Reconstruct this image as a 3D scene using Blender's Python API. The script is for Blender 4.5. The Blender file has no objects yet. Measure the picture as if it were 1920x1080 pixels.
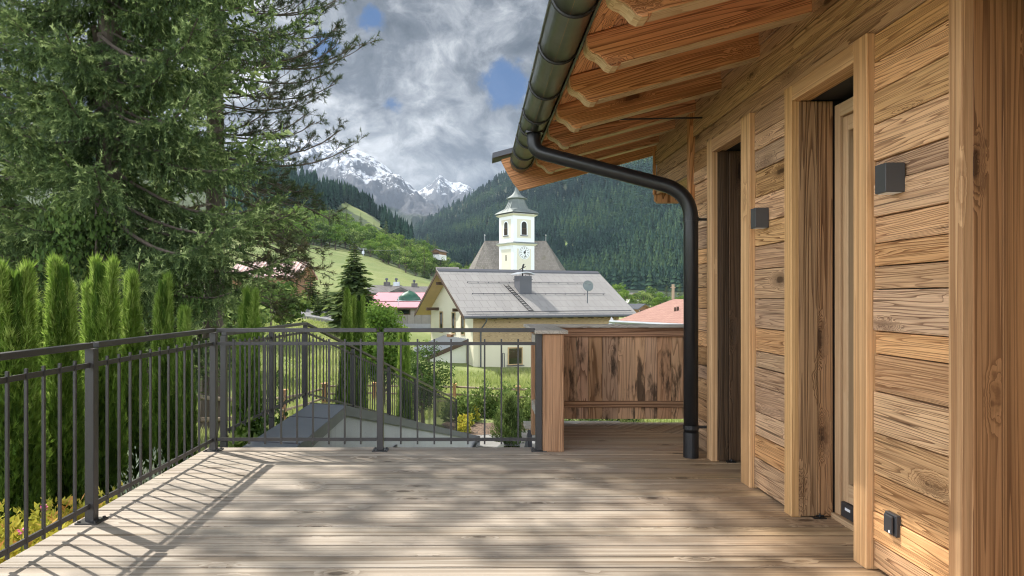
import bpy, bmesh, math, random
import numpy as np
from mathutils import Vector, Matrix, noise as mnoise

# ------------------------------------------------------------------ scene, camera, light
SC = bpy.context.scene
COL = SC.collection
F, CX, CY, EZ = 1340.0, 894.0, 558.0, 1.25          # focal length and vanishing point in 1920-wide pixels, eye height


def P(px, py, Y):
    """The point of the place at depth Y (m) seen at pixel px, py."""
    return Vector(((px - CX) * Y / F, Y, EZ + (CY - py) * Y / F))


cam_d = bpy.data.cameras.new("camera")
cam = bpy.data.objects.new("camera", cam_d)
COL.objects.link(cam)
cam.location = (0, 0, EZ)
cam.rotation_euler = (math.radians(90), 0, 0)
cam_d.sensor_width = 36
cam_d.lens = 36 * F / 1920
cam_d.shift_x = (960 - CX) / 1920
cam_d.shift_y = (CY - 540) / 1920
cam_d.clip_start = 0.05
cam_d.clip_end = 30000
SC.camera = cam

SUN = Vector((-0.62, 0.47, 1.0)).normalized()
sun_d = bpy.data.lights.new("sun", "SUN")
sun_d.energy = 4.3
sun_d.angle = math.radians(0.55)
sun_d.color = (1.0, 0.945, 0.86)
sun = bpy.data.objects.new("sun", sun_d)
COL.objects.link(sun)
sun.rotation_euler = SUN.to_track_quat("Z", "Y").to_euler()

SC.view_settings.view_transform = "Standard"
SC.view_settings.look = "None"
SC.view_settings.exposure = 0.78
SC.view_settings.gamma = 1.0
SC.render.engine = "CYCLES"
cy = SC.cycles
cy.max_bounces = 6
cy.diffuse_bounces = 4
cy.glossy_bounces = 3
cy.transmission_bounces = 3
cy.transparent_max_bounces = 4
cy.volume_bounces = 0
cy.use_denoising = True
cy.use_adaptive_sampling = True
cy.adaptive_threshold = 0.02
cy.sample_clamp_indirect = 6.0
cy.filter_width = 1.1


class Nodes:
    """Small shorthand over a node tree."""

    def __init__(self, tree):
        self.t = tree

    def n(self, kind, ins=None, out=0, **props):
        nd = self.t.nodes.new(kind)
        for k, v in props.items():
            setattr(nd, k, v)
        for k, v in (ins or {}).items():
            s = nd.inputs[k]
            if isinstance(v, bpy.types.NodeSocket):
                self.t.links.new(v, s)
            else:
                s.default_value = v
        return nd if out is None else nd.outputs[out]

    def m(self, op, a, b=0.0, c=0.0, clamp=False):
        return self.n("ShaderNodeMath", {0: a, 1: b, 2: c}, operation=op, use_clamp=clamp)

    def vm(self, op, a, b=(0, 0, 0)):
        return self.n("ShaderNodeVectorMath", {0: a, 1: b}, operation=op)

    def dot(self, a, b):
        return self.n("ShaderNodeVectorMath", {0: a, 1: b}, out="Value", operation="DOT_PRODUCT")

    def mix(self, f, a, b, blend="MIX"):
        c4 = lambda v: v if isinstance(v, bpy.types.NodeSocket) or len(v) == 4 else (*v, 1.0)
        return self.n("ShaderNodeMix", {0: f, 6: c4(a), 7: c4(b)}, out=2, data_type="RGBA", blend_type=blend)

    def noise(self, vec, scale, detail=3.0, rough=0.5, dist=0.0, out=0):
        return self.n("ShaderNodeTexNoise", {"Vector": vec, "Scale": scale, "Detail": detail, "Roughness": rough, "Distortion": dist}, out=out)

    def ss(self, v, lo, hi, a=0.0, b=1.0):
        return self.n("ShaderNodeMapRange", {0: v, 1: lo, 2: hi, 3: a, 4: b}, interpolation_type="SMOOTHSTEP")

    def lin(self, v, lo, hi, a=0.0, b=1.0):
        return self.n("ShaderNodeMapRange", {0: v, 1: lo, 2: hi, 3: a, 4: b})

    def attr(self, name, out="Fac"):
        return self.n("ShaderNodeAttribute", out=out, attribute_name=name)

    def ramp(self, f, stops):
        nd = self.n("ShaderNodeValToRGB", {0: f}, out=None)
        e = nd.color_ramp.elements
        while len(e) < len(stops):
            e.new(0.5)
        for i, (p, c) in enumerate(stops):
            e[i].position = p
            e[i].color = (*c, 1.0) if len(c) == 3 else c
        return nd.outputs[0]


# sky: Nishita light with a cloud deck mixed into it, boosted out of view as added fill for wall and eaves
world = bpy.data.worlds.new("World")
SC.world = world
world.use_nodes = True
world.node_tree.nodes.clear()
g = Nodes(world.node_tree)
sky = g.n("ShaderNodeTexSky", sky_type="NISHITA", sun_disc=False, sun_elevation=math.asin(SUN.z),
          sun_rotation=math.atan2(SUN.x, SUN.y), altitude=900.0, ozone_density=2.2, dust_density=0.4)
blue = g.mix(0.93, g.mix(1.0, sky, (0.03, 0.045, 0.065), blend="MULTIPLY"), (0.016, 0.070, 0.195))
dirv = g.n("ShaderNodeTexCoord", out="Generated")
sep = g.n("ShaderNodeSeparateXYZ", {0: dirv}, out=None)
plane = g.vm("MULTIPLY", dirv, (2.1, 2.1, 3.0))
warp = g.noise(plane, 2.2, 3.0, 0.55, out=1)
pw = g.vm("ADD", plane, g.n("ShaderNodeVectorMath", {0: warp, 3: 0.35}, operation="SCALE"))
big = g.noise(pw, 1.7, 9.0, 0.56)
mid = g.noise(pw, 4.2, 9.0, 0.60)
fine = g.noise(pw, 11.0, 7.0, 0.62)
form = g.m("ADD", g.m("MULTIPLY", big, 0.44), g.m("ADD", g.m("MULTIPLY", mid, 0.36), g.m("MULTIPLY", fine, 0.20)))
cloud = g.ramp(form, [(0.41, (0.048, 0.055, 0.066)), (0.47, (0.105, 0.115, 0.130)), (0.525, (0.24, 0.252, 0.268)), (0.60, (0.52, 0.53, 0.54))])
# a darker belly low over the valley, cloud overhead and behind the camera boosted as added fill light
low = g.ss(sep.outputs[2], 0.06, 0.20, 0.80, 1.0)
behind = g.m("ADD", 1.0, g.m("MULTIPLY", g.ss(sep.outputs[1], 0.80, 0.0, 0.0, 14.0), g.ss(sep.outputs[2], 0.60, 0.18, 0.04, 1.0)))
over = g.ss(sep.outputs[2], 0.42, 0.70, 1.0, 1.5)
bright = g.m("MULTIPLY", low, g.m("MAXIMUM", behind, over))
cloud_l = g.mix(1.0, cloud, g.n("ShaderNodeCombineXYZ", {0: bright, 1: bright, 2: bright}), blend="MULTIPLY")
holes = None
for (hx, hy, r0, r1) in ((948, 152, 0.020, 0.036), (700, 38, 0.004, 0.019), (735, 196, 0.002, 0.016), (604, 88, 0.010, 0.026), (915, 150, 0.004, 0.019)):
    d = Vector((hx - CX, F, CY - hy)).normalized()
    dist = g.n("ShaderNodeVectorMath", {0: dirv, 1: tuple(d)}, out="Value", operation="DISTANCE")
    wob = g.m("ADD", dist, g.m("MULTIPLY", g.m("SUBTRACT", g.noise(dirv, 24.0, 5.0, 0.6), 0.5), 0.06))
    h = g.ss(wob, r1, r0)
    holes = h if holes is None else g.m("MAXIMUM", holes, h)
far_gap = g.m("MULTIPLY", g.ss(g.noise(pw, 0.9, 5.0, 0.5), 0.56, 0.66), g.ss(sep.outputs[1], 0.6, 0.3))
gap = g.m("MULTIPLY", g.m("MAXIMUM", holes, far_gap), 0.92)
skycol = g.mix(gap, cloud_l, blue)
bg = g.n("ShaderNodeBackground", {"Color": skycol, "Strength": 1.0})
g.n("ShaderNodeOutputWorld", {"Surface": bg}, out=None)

# ------------------------------------------------------------------ objects and tags
BASE = {}


def tag(o, label, cat, group=None, kind=None):
    o["label"] = label
    o["category"] = cat
    if group:
        o["group"] = group
    if kind:
        o["kind"] = kind
    return o


def thing(name, label, cat, loc=(0, 0, 0), group=None):
    o = bpy.data.objects.new(name, None)
    o.empty_display_size = 0.2
    COL.objects.link(o)
    o.location = loc
    BASE[o.name] = Vector(loc)
    return tag(o, label, cat, group)


def link(name, me, mat, parent=None, loc=None):
    o = bpy.data.objects.new(name, me)
    if mat is not None:
        me.materials.append(mat)
    COL.objects.link(o)
    if parent is not None:
        o.parent = parent
        BASE[o.name] = BASE.get(parent.name, Vector())
    elif loc is not None:
        o.location = loc
        BASE[o.name] = Vector(loc)
    else:
        BASE[o.name] = Vector()
    return o


def copy_thing(root, loc, rotz=0.0, scale=1.0, label=None, group=None):
    r = root.copy()
    COL.objects.link(r)
    r.location = loc
    r.rotation_euler = (0, 0, rotz)
    r.scale = (scale, scale, scale) if not hasattr(scale, "__len__") else scale
    if label:
        r["label"] = label
    if group:
        r["group"] = group
    for ch in list(root.children):
        c = ch.copy()
        COL.objects.link(c)
        c.parent = r
        for gch in list(ch.children):
            d = gch.copy()
            COL.objects.link(d)
            d.parent = c
    return r


RND = random.Random(7)


class MB:
    """Collects boxes, prisms and tubes and links them as ONE mesh object. Keeps, per vertex, the board coordinates (g: along, across,
    thick, with an offset of its own) and a random number (r) of the board it belongs to."""

    def __init__(self):
        self.v, self.f, self.g, self.r = [], [], [], []

    def add(self, vs, fs, gs=None, r=None):
        k = len(self.v)
        self.v += [Vector(p) for p in vs]
        self.f += [tuple(i + k for i in q) for q in fs]
        self.g += [tuple(p) for p in (gs or vs)]
        rr = RND.random() if r is None else r
        self.r += [rr] * len(vs)
        return self

    def obox(self, o, u, v, w, r=None):
        """Box from corner o along edge vectors u (grain), v, w."""
        o, u, v, w = Vector(o), Vector(u), Vector(v), Vector(w)
        flip = u.cross(v).dot(w) < 0
        lu, lv, lw = u.length, v.length, w.length
        off = (RND.uniform(0, 40), RND.uniform(0, 40), RND.uniform(0, 40))
        vs, gs = [], []
        for c in (0, 1):
            for b in (0, 1):
                for a in (0, 1):
                    vs.append(o + u * a + v * b + w * c)
                    gs.append((off[0] + a * lu, off[1] + b * lv, off[2] + c * lw))
        fs = [(0, 2, 3, 1), (4, 5, 7, 6), (0, 1, 5, 4), (2, 6, 7, 3), (0, 4, 6, 2), (1, 3, 7, 5)]
        if flip:
            fs = [q[::-1] for q in fs]
        return self.add(vs, fs, gs, r)

    def box(self, x0, x1, y0, y1, z0, z1, axis="x", r=None):
        d = {"x": Vector((x1 - x0, 0, 0)), "y": Vector((0, y1 - y0, 0)), "z": Vector((0, 0, z1 - z0))}
        order = {"x": "xyz", "y": "yzx", "z": "zxy"}[axis]
        return self.obox((x0, y0, z0), d[order[0]], d[order[1]], d[order[2]], r)

    def prism(self, poly, ext, grain=None, r=None):
        """Polygon (3-D points, planar) swept along vector ext."""
        poly = [Vector(p) for p in poly]
        ext = Vector(ext)
        n = len(poly)
        nor = Vector()
        for i in range(n):
            nor += poly[i].cross(poly[(i + 1) % n])
        if nor.dot(ext) > 0:
            poly = poly[::-1]
        vs = poly + [p + ext for p in poly]
        fs = [tuple(range(n)), tuple(range(2 * n - 1, n - 1, -1))]
        for i in range(n):
            j = (i + 1) % n
            fs.append((i, i + n, j + n, j))
        ax = Vector(grain).normalized() if grain is not None else ext.normalized()
        e2 = ax.orthogonal().normalized()
        e3 = ax.cross(e2)
        off = Vector((RND.uniform(0, 40), RND.uniform(0, 40), RND.uniform(0, 40)))
        gs = [(p.dot(ax) + off[0], p.dot(e2) + off[1], p.dot(e3) + off[2]) for p in vs]
        return self.add(vs, fs, gs, r)

    def tube(self, pts, rad, seg=12, caps=True, r=None):
        pts = [Vector(p) for p in pts]
        n = len(pts)
        rads = rad if hasattr(rad, "__len__") else [rad] * n
        vs, fs = [], []
        prev = None
        for i, p in enumerate(pts):
            a = pts[max(i - 1, 0)]
            b = pts[min(i + 1, n - 1)]
            t = (b - a).normalized()
            if prev is None:
                e = t.orthogonal().normalized()
            else:
                e = (prev - t * prev.dot(t)).normalized()
            prev = e
            e2 = t.cross(e)
            for k in range(seg):
                an = 2 * math.pi * k / seg
                vs.append(p + (e * math.cos(an) + e2 * math.sin(an)) * rads[i])
        for i in range(n - 1):
            for k in range(seg):
                k2 = (k + 1) % seg
                fs.append((i * seg + k, i * seg + k2, (i + 1) * seg + k2, (i + 1) * seg + k))
        if caps:
            fs.append(tuple(range(seg - 1, -1, -1)))
            fs.append(tuple((n - 1) * seg + k for k in range(seg)))
        return self.add(vs, fs, None, r)

    def build(self, name, mat, parent=None, bevel=0.0, smooth=False, loc=None):
        base = BASE.get(parent.name, Vector()) if parent is not None else (Vector(loc) if loc is not None else Vector())
        me = bpy.data.meshes.new(name)
        me.from_pydata([p - base for p in self.v], [], self.f)
        ga = me.attributes.new("g", "FLOAT_VECTOR", "POINT")
        ga.data.foreach_set("vector", np.array(self.g, dtype=np.float32).ravel())
        ra = me.attributes.new("r", "FLOAT", "POINT")
        ra.data.foreach_set("value", np.array(self.r, dtype=np.float32))
        if smooth:
            me.shade_smooth()
        me.update()
        o = link(name, me, mat, parent, loc)
        if bevel:
            b = o.modifiers.new("bevel", "BEVEL")
            b.width = bevel
            b.segments = 1
            b.limit_method = "ANGLE"
            b.angle_limit = math.radians(50)
        return o


def bend(pts, rad, n=6):
    """Polyline with rounded corners."""
    pts = [Vector(p) for p in pts]
    out = [pts[0]]
    for i in range(1, len(pts) - 1):
        a, b, c = pts[i - 1], pts[i], pts[i + 1]
        d1, d2 = (a - b).normalized(), (c - b).normalized()
        rr = min(rad, (a - b).length * 0.45, (c - b).length * 0.45)
        p1, p2 = b + d1 * rr, b + d2 * rr
        for k in range(n + 1):
            t = k / n
            out.append(p1 * (1 - t) ** 2 + b * 2 * t * (1 - t) + p2 * t * t)
    out.append(pts[-1])
    return out


def np_mesh(name, V, Fc, tint=None, smooth=False):
    """Mesh from numpy arrays: V (n,3), Fc (m,k)."""
    me = bpy.data.meshes.new(name)
    V = np.asarray(V, dtype=np.float32)
    Fc = np.asarray(Fc, dtype=np.int32)
    m, k = Fc.shape
    me.vertices.add(len(V))
    me.vertices.foreach_set("co", V.ravel())
    me.loops.add(m * k)
    me.loops.foreach_set("vertex_index", Fc.ravel())
    me.polygons.add(m)
    me.polygons.foreach_set("loop_start", np.arange(0, m * k, k, dtype=np.int32))
    me.polygons.foreach_set("loop_total", np.full(m, k, dtype=np.int32))
    if tint is not None:
        a = me.attributes.new("tint", "FLOAT", "POINT")
        a.data.foreach_set("value", np.asarray(tint, dtype=np.float32))
    me.update(calc_edges=True)
    if smooth:
        me.shade_smooth()
    return me


# ------------------------------------------------------------------ materials
def new_mat(name):
    m = bpy.data.materials.new(name)
    m.use_nodes = True
    m.node_tree.nodes.clear()
    return m, Nodes(m.node_tree)


def finish(g, color, rough=0.6, metal=0.0, bump=None, bump_d=0.002, spec=0.5, bstr=1.0):
    ins = {"Base Color": color, "Roughness": rough, "Metallic": metal, "Specular IOR Level": spec}
    if bump is not None:
        ins["Normal"] = g.n("ShaderNodeBump", {"Height": bump, "Distance": bump_d, "Strength": bstr})
    if not isinstance(color, bpy.types.NodeSocket) and len(color) == 3:
        ins["Base Color"] = (*color, 1.0)
    b = g.n("ShaderNodeBsdfPrincipled", ins)
    g.n("ShaderNodeOutputMaterial", {"Surface": b}, out=None)


def wood(name, light, dark, line, rings=26.0, line_w=0.5, knots=0.6, vary=0.35, fib=0.25, gscale=(0.9, 6.0, 6.0), stain=None, rough=0.62, warm=None, bump=0.0025, crack=0.0, kscale=(1.7, 5.2, 5.2), streak=0.0):
    """Sawn wood in board coordinates: contour grain that flows round knots, fibres, board-to-board tone."""
    m, g = new_mat(name)
    gv = g.attr("g", "Vector")
    r = g.attr("r", "Fac")
    sc = g.vm("MULTIPLY", gv, gscale)
    kv = g.vm("MULTIPLY", gv, kscale)
    vor = g.n("ShaderNodeTexVoronoi", {"Vector": kv, "Scale": 1.0, "Randomness": 0.95}, out=None)
    kd = g.m("ADD", vor.outputs["Distance"], g.m("MULTIPLY", g.m("SUBTRACT", g.noise(gv, 30.0, 2.0), 0.5), 0.10))
    pick = g.m("GREATER_THAN", g.n("ShaderNodeSeparateXYZ", {0: vor.outputs["Color"]}), 1.0 - knots)
    kn = g.m("MULTIPLY", g.ss(kd, 0.34, 0.02), pick)
    n1 = g.noise(sc, 1.0, 2.5, 0.45, 0.25)
    field = g.m("ADD", n1, g.m("MULTIPLY", kn, 0.32))
    ph = g.m("MULTIPLY", field, rings)
    fr = g.m("FRACT", ph)
    late = g.m("MULTIPLY", g.ss(fr, 1.0 - line_w, 0.97), g.ss(fr, 1.0, 0.98))     # dark late wood, sharp on one side
    early = g.ss(fr, 0.0, 0.8)
    fibn = g.noise(g.vm("MULTIPLY", gv, (4.0, 210.0, 210.0)), 1.0, 3.0, 0.6)
    blot = g.noise(g.vm("MULTIPLY", gv, (1.6, 5.0, 5.0)), 1.0, 4.0, 0.6)
    base = g.mix(g.m("ADD", g.m("MULTIPLY", early, 0.35), g.m("MULTIPLY", blot, 0.45)), light, dark)
    wl = g.m("MULTIPLY", late, g.lin(g.noise(sc, 0.6, 2.0), 0.3, 0.7, 0.35, 1.0))
    c = g.mix(wl, base, line)
    if streak:
        sv = g.vm("ADD", g.vm("MULTIPLY", gv, (0.55, 62.0, 62.0)), g.n("ShaderNodeCombineXYZ", {0: 0.0, 1: g.m("MULTIPLY", kn, 3.0), 2: g.m("MULTIPLY", n1, 6.0)}))
        sn = g.noise(sv, 1.0, 3.0, 0.55)
        c = g.mix(g.m("MULTIPLY", g.ss(sn, 0.52, 0.66), streak), c, line)
    core = g.m("MULTIPLY", g.ss(kd, 0.16, 0.08), pick)
    c = g.mix(g.m("MULTIPLY", core, 0.88), c, tuple(x * 0.45 for x in line))
    ring = g.m("MULTIPLY", g.m("MULTIPLY", g.ss(kd, 0.26, 0.16), g.ss(kd, 0.10, 0.16)), pick)
    c = g.mix(g.m("MULTIPLY", ring, 0.35), c, line)
    if crack:
        cr = g.noise(g.vm("MULTIPLY", gv, (0.8, 46.0, 46.0)), 1.0, 2.0, 0.5, 0.4)
        c = g.mix(g.m("MULTIPLY", g.ss(cr, 0.66, 0.70), crack), c, tuple(x * 0.3 for x in line))
    if stain:
        st = g.noise(g.vm("MULTIPLY", gv, stain[1]), 1.0, 5.0, 0.62)
        c = g.mix(g.m("MULTIPLY", g.ss(st, stain[2] - 0.03, stain[2] + 0.08), stain[3]), c, stain[0])
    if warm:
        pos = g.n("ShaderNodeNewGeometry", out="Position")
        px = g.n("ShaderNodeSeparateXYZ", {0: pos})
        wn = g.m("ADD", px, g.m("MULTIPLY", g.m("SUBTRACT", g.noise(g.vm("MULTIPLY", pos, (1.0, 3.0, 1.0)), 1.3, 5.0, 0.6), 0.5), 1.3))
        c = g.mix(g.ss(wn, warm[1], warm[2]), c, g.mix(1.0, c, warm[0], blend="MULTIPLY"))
    hsv = g.n("ShaderNodeHueSaturation", {"Hue": g.lin(r, 0.0, 1.0, 0.495, 0.503), "Saturation": g.lin(g.m("FRACT", g.m("MULTIPLY", r, 7.31)), 0, 1, 1.0 - vary * 0.5, 1.0 + vary * 0.25),
                                          "Value": g.m("ADD", g.lin(g.m("FRACT", g.m("MULTIPLY", r, 3.77)), 0, 1, 1.0 - vary, 1.0 + vary * 0.55), g.m("MULTIPLY", g.m("SUBTRACT", fibn, 0.5), fib)), "Color": c})
    hgt = g.m("ADD", g.m("MULTIPLY", fibn, 0.5), g.m("SUBTRACT", 0.6, g.m("MULTIPLY", late, 0.6)))
    finish(g, hsv, rough, 0.0, hgt, bump, spec=0.25)
    return m


M = {}
M["wall"] = wood("old_spruce_wall_boards", (0.74, 0.455, 0.232), (0.53, 0.295, 0.138), (0.18, 0.078, 0.030), rings=24, line_w=0.42, knots=0.65, vary=0.34, fib=0.8, streak=0.34, gscale=(0.40, 11.0, 11.0), crack=0.7, bump=0.004)
M["trim"] = wood("planed_larch_trim", (0.66, 0.405, 0.20), (0.52, 0.30, 0.135), (0.38, 0.20, 0.085), rings=9, line_w=0.8, streak=0.14, knots=0.4, vary=0.15, fib=0.7, gscale=(0.12, 12.0, 12.0), bump=0.0015)
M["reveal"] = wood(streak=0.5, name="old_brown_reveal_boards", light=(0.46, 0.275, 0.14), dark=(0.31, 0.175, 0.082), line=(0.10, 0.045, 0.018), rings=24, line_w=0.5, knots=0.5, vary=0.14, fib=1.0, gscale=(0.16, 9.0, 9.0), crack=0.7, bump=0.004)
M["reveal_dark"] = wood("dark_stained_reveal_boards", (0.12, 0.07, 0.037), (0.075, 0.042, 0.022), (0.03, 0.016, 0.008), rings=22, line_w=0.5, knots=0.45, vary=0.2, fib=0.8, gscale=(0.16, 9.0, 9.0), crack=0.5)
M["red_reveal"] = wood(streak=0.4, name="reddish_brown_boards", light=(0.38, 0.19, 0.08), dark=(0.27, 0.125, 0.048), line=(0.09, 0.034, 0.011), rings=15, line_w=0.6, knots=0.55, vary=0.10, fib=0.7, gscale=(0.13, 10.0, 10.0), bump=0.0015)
M["rafter"] = wood("orange_larch_rafters", (0.77, 0.405, 0.195), (0.57, 0.27, 0.115), (0.19, 0.070, 0.026), streak=0.36, rings=26, line_w=0.5, knots=0.5, vary=0.14, fib=0.7, gscale=(0.25, 8.0, 8.0), crack=0.5, bump=0.003)
M["rafter_edge"] = wood("pale_planed_rafter_edges", (0.60, 0.44, 0.25), (0.50, 0.35, 0.19), (0.36, 0.22, 0.10), rings=14, line_w=0.5, knots=0.2, vary=0.1, fib=0.35)
M["soffit"] = wood("larch_soffit_boards", (0.74, 0.405, 0.195), (0.57, 0.285, 0.125), (0.15, 0.055, 0.02), rings=26, line_w=0.4, knots=0.4, vary=0.2, fib=0.4, gscale=(0.7, 7.0, 7.0))
M["door"] = wood("fine_larch_door_frame", (0.56, 0.39, 0.225), (0.52, 0.35, 0.195), (0.43, 0.27, 0.14), rings=16, line_w=0.6, knots=0.0, vary=0.06, fib=0.25, gscale=(0.25, 9.0, 9.0), bump=0.0006)
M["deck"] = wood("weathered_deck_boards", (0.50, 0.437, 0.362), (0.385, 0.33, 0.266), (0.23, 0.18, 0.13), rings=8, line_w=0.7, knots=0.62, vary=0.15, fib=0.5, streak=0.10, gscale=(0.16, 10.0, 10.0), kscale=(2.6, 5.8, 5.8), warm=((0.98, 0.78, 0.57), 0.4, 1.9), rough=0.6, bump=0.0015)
M["screen"] = wood("reddish_screen_boards", (0.70, 0.425, 0.245), (0.54, 0.31, 0.17), (0.25, 0.125, 0.06), rings=14, line_w=0.45, knots=0.5, vary=0.22, fib=0.45, gscale=(0.6, 6.0, 6.0), stain=((0.030, 0.018, 0.011), (1.8, 6.5, 6.5), 0.56, 0.82))
M["screen_trim"] = wood("reddish_screen_rails", (0.54, 0.31, 0.17), (0.42, 0.225, 0.118), (0.18, 0.085, 0.038), rings=16, line_w=0.5, knots=0.4, vary=0.12, fib=0.8, gscale=(0.18, 8.0, 8.0), crack=0.4)
M["cap_wood"] = wood("grey_weathered_cap_boards", (0.50, 0.46, 0.40), (0.42, 0.38, 0.32), (0.28, 0.24, 0.19), rings=20, line_w=0.4, knots=0.4, vary=0.1, fib=0.5)
M["fence"] = wood("brown_fence_posts", (0.40, 0.23, 0.12), (0.30, 0.165, 0.08), (0.15, 0.08, 0.04), rings=14, knots=0.3, vary=0.15, gscale=(0.6, 9, 9))
M["fence_rail"] = wood("grey_round_fence_rails", (0.40, 0.32, 0.23), (0.31, 0.24, 0.16), (0.18, 0.13, 0.08), rings=14, knots=0.3, vary=0.2, gscale=(0.6, 9, 9))
M["clad"] = wood("yellow_brown_house_cladding", (0.52, 0.395, 0.22), (0.43, 0.315, 0.165), (0.17, 0.11, 0.05), rings=16, knots=0.3, vary=0.16, gscale=(0.4, 7, 7))


def paint(name, col, rough=0.5, metal=0.0, var=0.12, scale=6.0, bump=0.0, bscale=80.0, spec=0.5):
    m, g = new_mat(name)
    pos = g.n("ShaderNodeNewGeometry", out="Position")
    n = g.noise(pos, scale, 5.0, 0.6)
    c = g.mix(n, tuple(x * (1 - var) for x in col), tuple(min(1, x * (1 + var)) for x in col))
    rr = g.lin(n, 0.3, 0.7, rough - 0.06, rough + 0.06)
    finish(g, c, rr, metal, g.noise(pos, bscale, 3.0) if bump else None, bump or 0.001, spec)
    return m


M["iron"] = paint("anthracite_coated_steel", (0.040, 0.038, 0.038), 0.42, 0.0, 0.12, 5.0, 0.0008, 220.0)
M["gutter"] = paint("dark_olive_sheet_gutter", (0.115, 0.120, 0.098), 0.33, 0.75, 0.15, 4.0)
M["black"] = paint("black_coated_pipe", (0.014, 0.014, 0.015), 0.38, 0.0, 0.1, 5.0)
M["lamp"] = paint("anthracite_lamp_housing", (0.060, 0.060, 0.062), 0.5, 0.0, 0.05)
M["switch"] = paint("anthracite_switch_plastic", (0.038, 0.039, 0.043), 0.4, 0.0, 0.04)
M["white_mark"] = paint("pale_print", (0.75, 0.78, 0.8), 0.5, 0.0, 0.02)
M["steel"] = paint("bare_steel", (0.45, 0.45, 0.46), 0.35, 0.9, 0.05)
M["shade_black"] = paint("painted_shade_black", (0.012, 0.011, 0.010), 0.7, 0.0, 0.1)  # near-black colour standing for the shade inside openings and gaps
M["capsheet"] = paint("blue_grey_sheet_capping", (0.145, 0.160, 0.178), 0.55, 0.0, 0.07, 1.5)
M["capedge"] = paint("dark_sheet_flashing", (0.082, 0.086, 0.100), 0.6, 0.0, 0.08, 2.0)
M["plaster_cream"] = paint("cream_plaster", (0.68, 0.65, 0.50), 0.9, 0.0, 0.05, 1.2)
M["plaster_pale"] = paint("pale_plaster", (0.70, 0.71, 0.62), 0.9, 0.0, 0.06, 0.9)
M["plaster_white"] = paint("white_plaster", (0.80, 0.80, 0.79), 0.9, 0.0, 0.04, 0.8)
M["church_yellow"] = paint("pale_yellow_church_plaster", (0.60, 0.575, 0.485), 0.9, 0.0, 0.06, 0.5)
M["church_white"] = paint("white_church_corners", (0.70, 0.725, 0.76), 0.9, 0.0, 0.05, 0.5)
M["copper"] = paint("grey_green_copper_roof", (0.16, 0.185, 0.18), 0.6, 0.2, 0.25, 1.3)
M["darkwood"] = paint("dark_brown_timber", (0.075, 0.045, 0.028), 0.7, 0.0, 0.25, 2.0)
M["brownwood"] = paint("brown_house_timber", (0.23, 0.125, 0.062), 0.75, 0.0, 0.3, 1.4)
M["palewood"] = paint("pale_soffit_timber", (0.52, 0.37, 0.20), 0.7, 0.0, 0.15, 2.0)
M["zinc"] = paint("pale_zinc_sheet", (0.42, 0.45, 0.48), 0.4, 0.5, 0.1, 1.0)
M["dish"] = paint("grey_green_dish", (0.17, 0.20, 0.20), 0.5, 0.2, 0.08)
M["tarp"] = paint("dark_green_tarpaulin", (0.025, 0.10, 0.062), 0.45, 0.0, 0.3, 2.5)
M["pinkroof"] = paint("faded_pink_roof_membrane", (0.55, 0.24, 0.28), 0.7, 0.0, 0.14, 0.5)
M["stonewall"] = paint("grey_block_wall", (0.25, 0.235, 0.215), 0.9, 0.0, 0.35, 1.4)
M["asphalt"] = paint("pale_asphalt_road", (0.20, 0.20, 0.205), 0.9, 0.0, 0.12, 1.0)


def mat_glass():
    m, g = new_mat("dark_window_glass")
    pos = g.n("ShaderNodeNewGeometry", out="Position")
    c = g.mix(g.ss(g.noise(pos, 1.5, 4.0), 0.4, 0.65), (0.010, 0.014, 0.012), (0.035, 0.05, 0.03))
    finish(g, c, 0.06, 0.0, None, spec=0.9)
    return m


M["glass"] = mat_glass()


def mat_concrete():
    m, g = new_mat("pale_grey_wash_concrete")
    pos = g.n("ShaderNodeNewGeometry", out="Position")
    n = g.noise(pos, 1.3, 6.0, 0.6)
    sp = g.noise(pos, 70.0, 3.0, 0.7)
    c = g.mix(n, (0.27, 0.272, 0.285), (0.39, 0.392, 0.405))
    c = g.mix(g.m("MULTIPLY", g.ss(sp, 0.42, 0.34), 0.6), c, (0.16, 0.16, 0.165))
    streak = g.noise(g.vm("MULTIPLY", pos, (5.0, 5.0, 0.35)), 1.0, 4.0, 0.6)
    c = g.mix(g.m("MULTIPLY", g.ss(streak, 0.56, 0.72), 0.35), c, (0.20, 0.20, 0.20))
    finish(g, c, 0.92, 0.0, sp, 0.004)
    return m


M["concrete"] = mat_concrete()


def mat_sheet_roof():
    m, g = new_mat("grey_metal_tile_roof")
    gv = g.attr("g", "Vector")
    n = g.noise(gv, 0.7, 5.0, 0.6)
    c = g.mix(n, (0.31, 0.295, 0.28), (0.41, 0.392, 0.372))
    br = g.n("ShaderNodeTexBrick", {"Vector": g.vm("MULTIPLY", gv, (1, 1, 0)), "Color1": (1, 1, 1, 1), "Color2": (0.93, 0.93, 0.93, 1), "Mortar": (0.66, 0.66, 0.66, 1), "Scale": 1.0,
                                    "Mortar Size": 0.018, "Brick Width": 0.62, "Row Height": 0.95}, out=None, offset=0.5)
    c = g.mix(1.0, c, br.outputs[0], blend="MULTIPLY")
    finish(g, c, 0.5, 0.25, g.m("SUBTRACT", 1.0, br.outputs["Fac"]), 0.01)
    return m


M["sheetroof"] = mat_sheet_roof()


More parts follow.
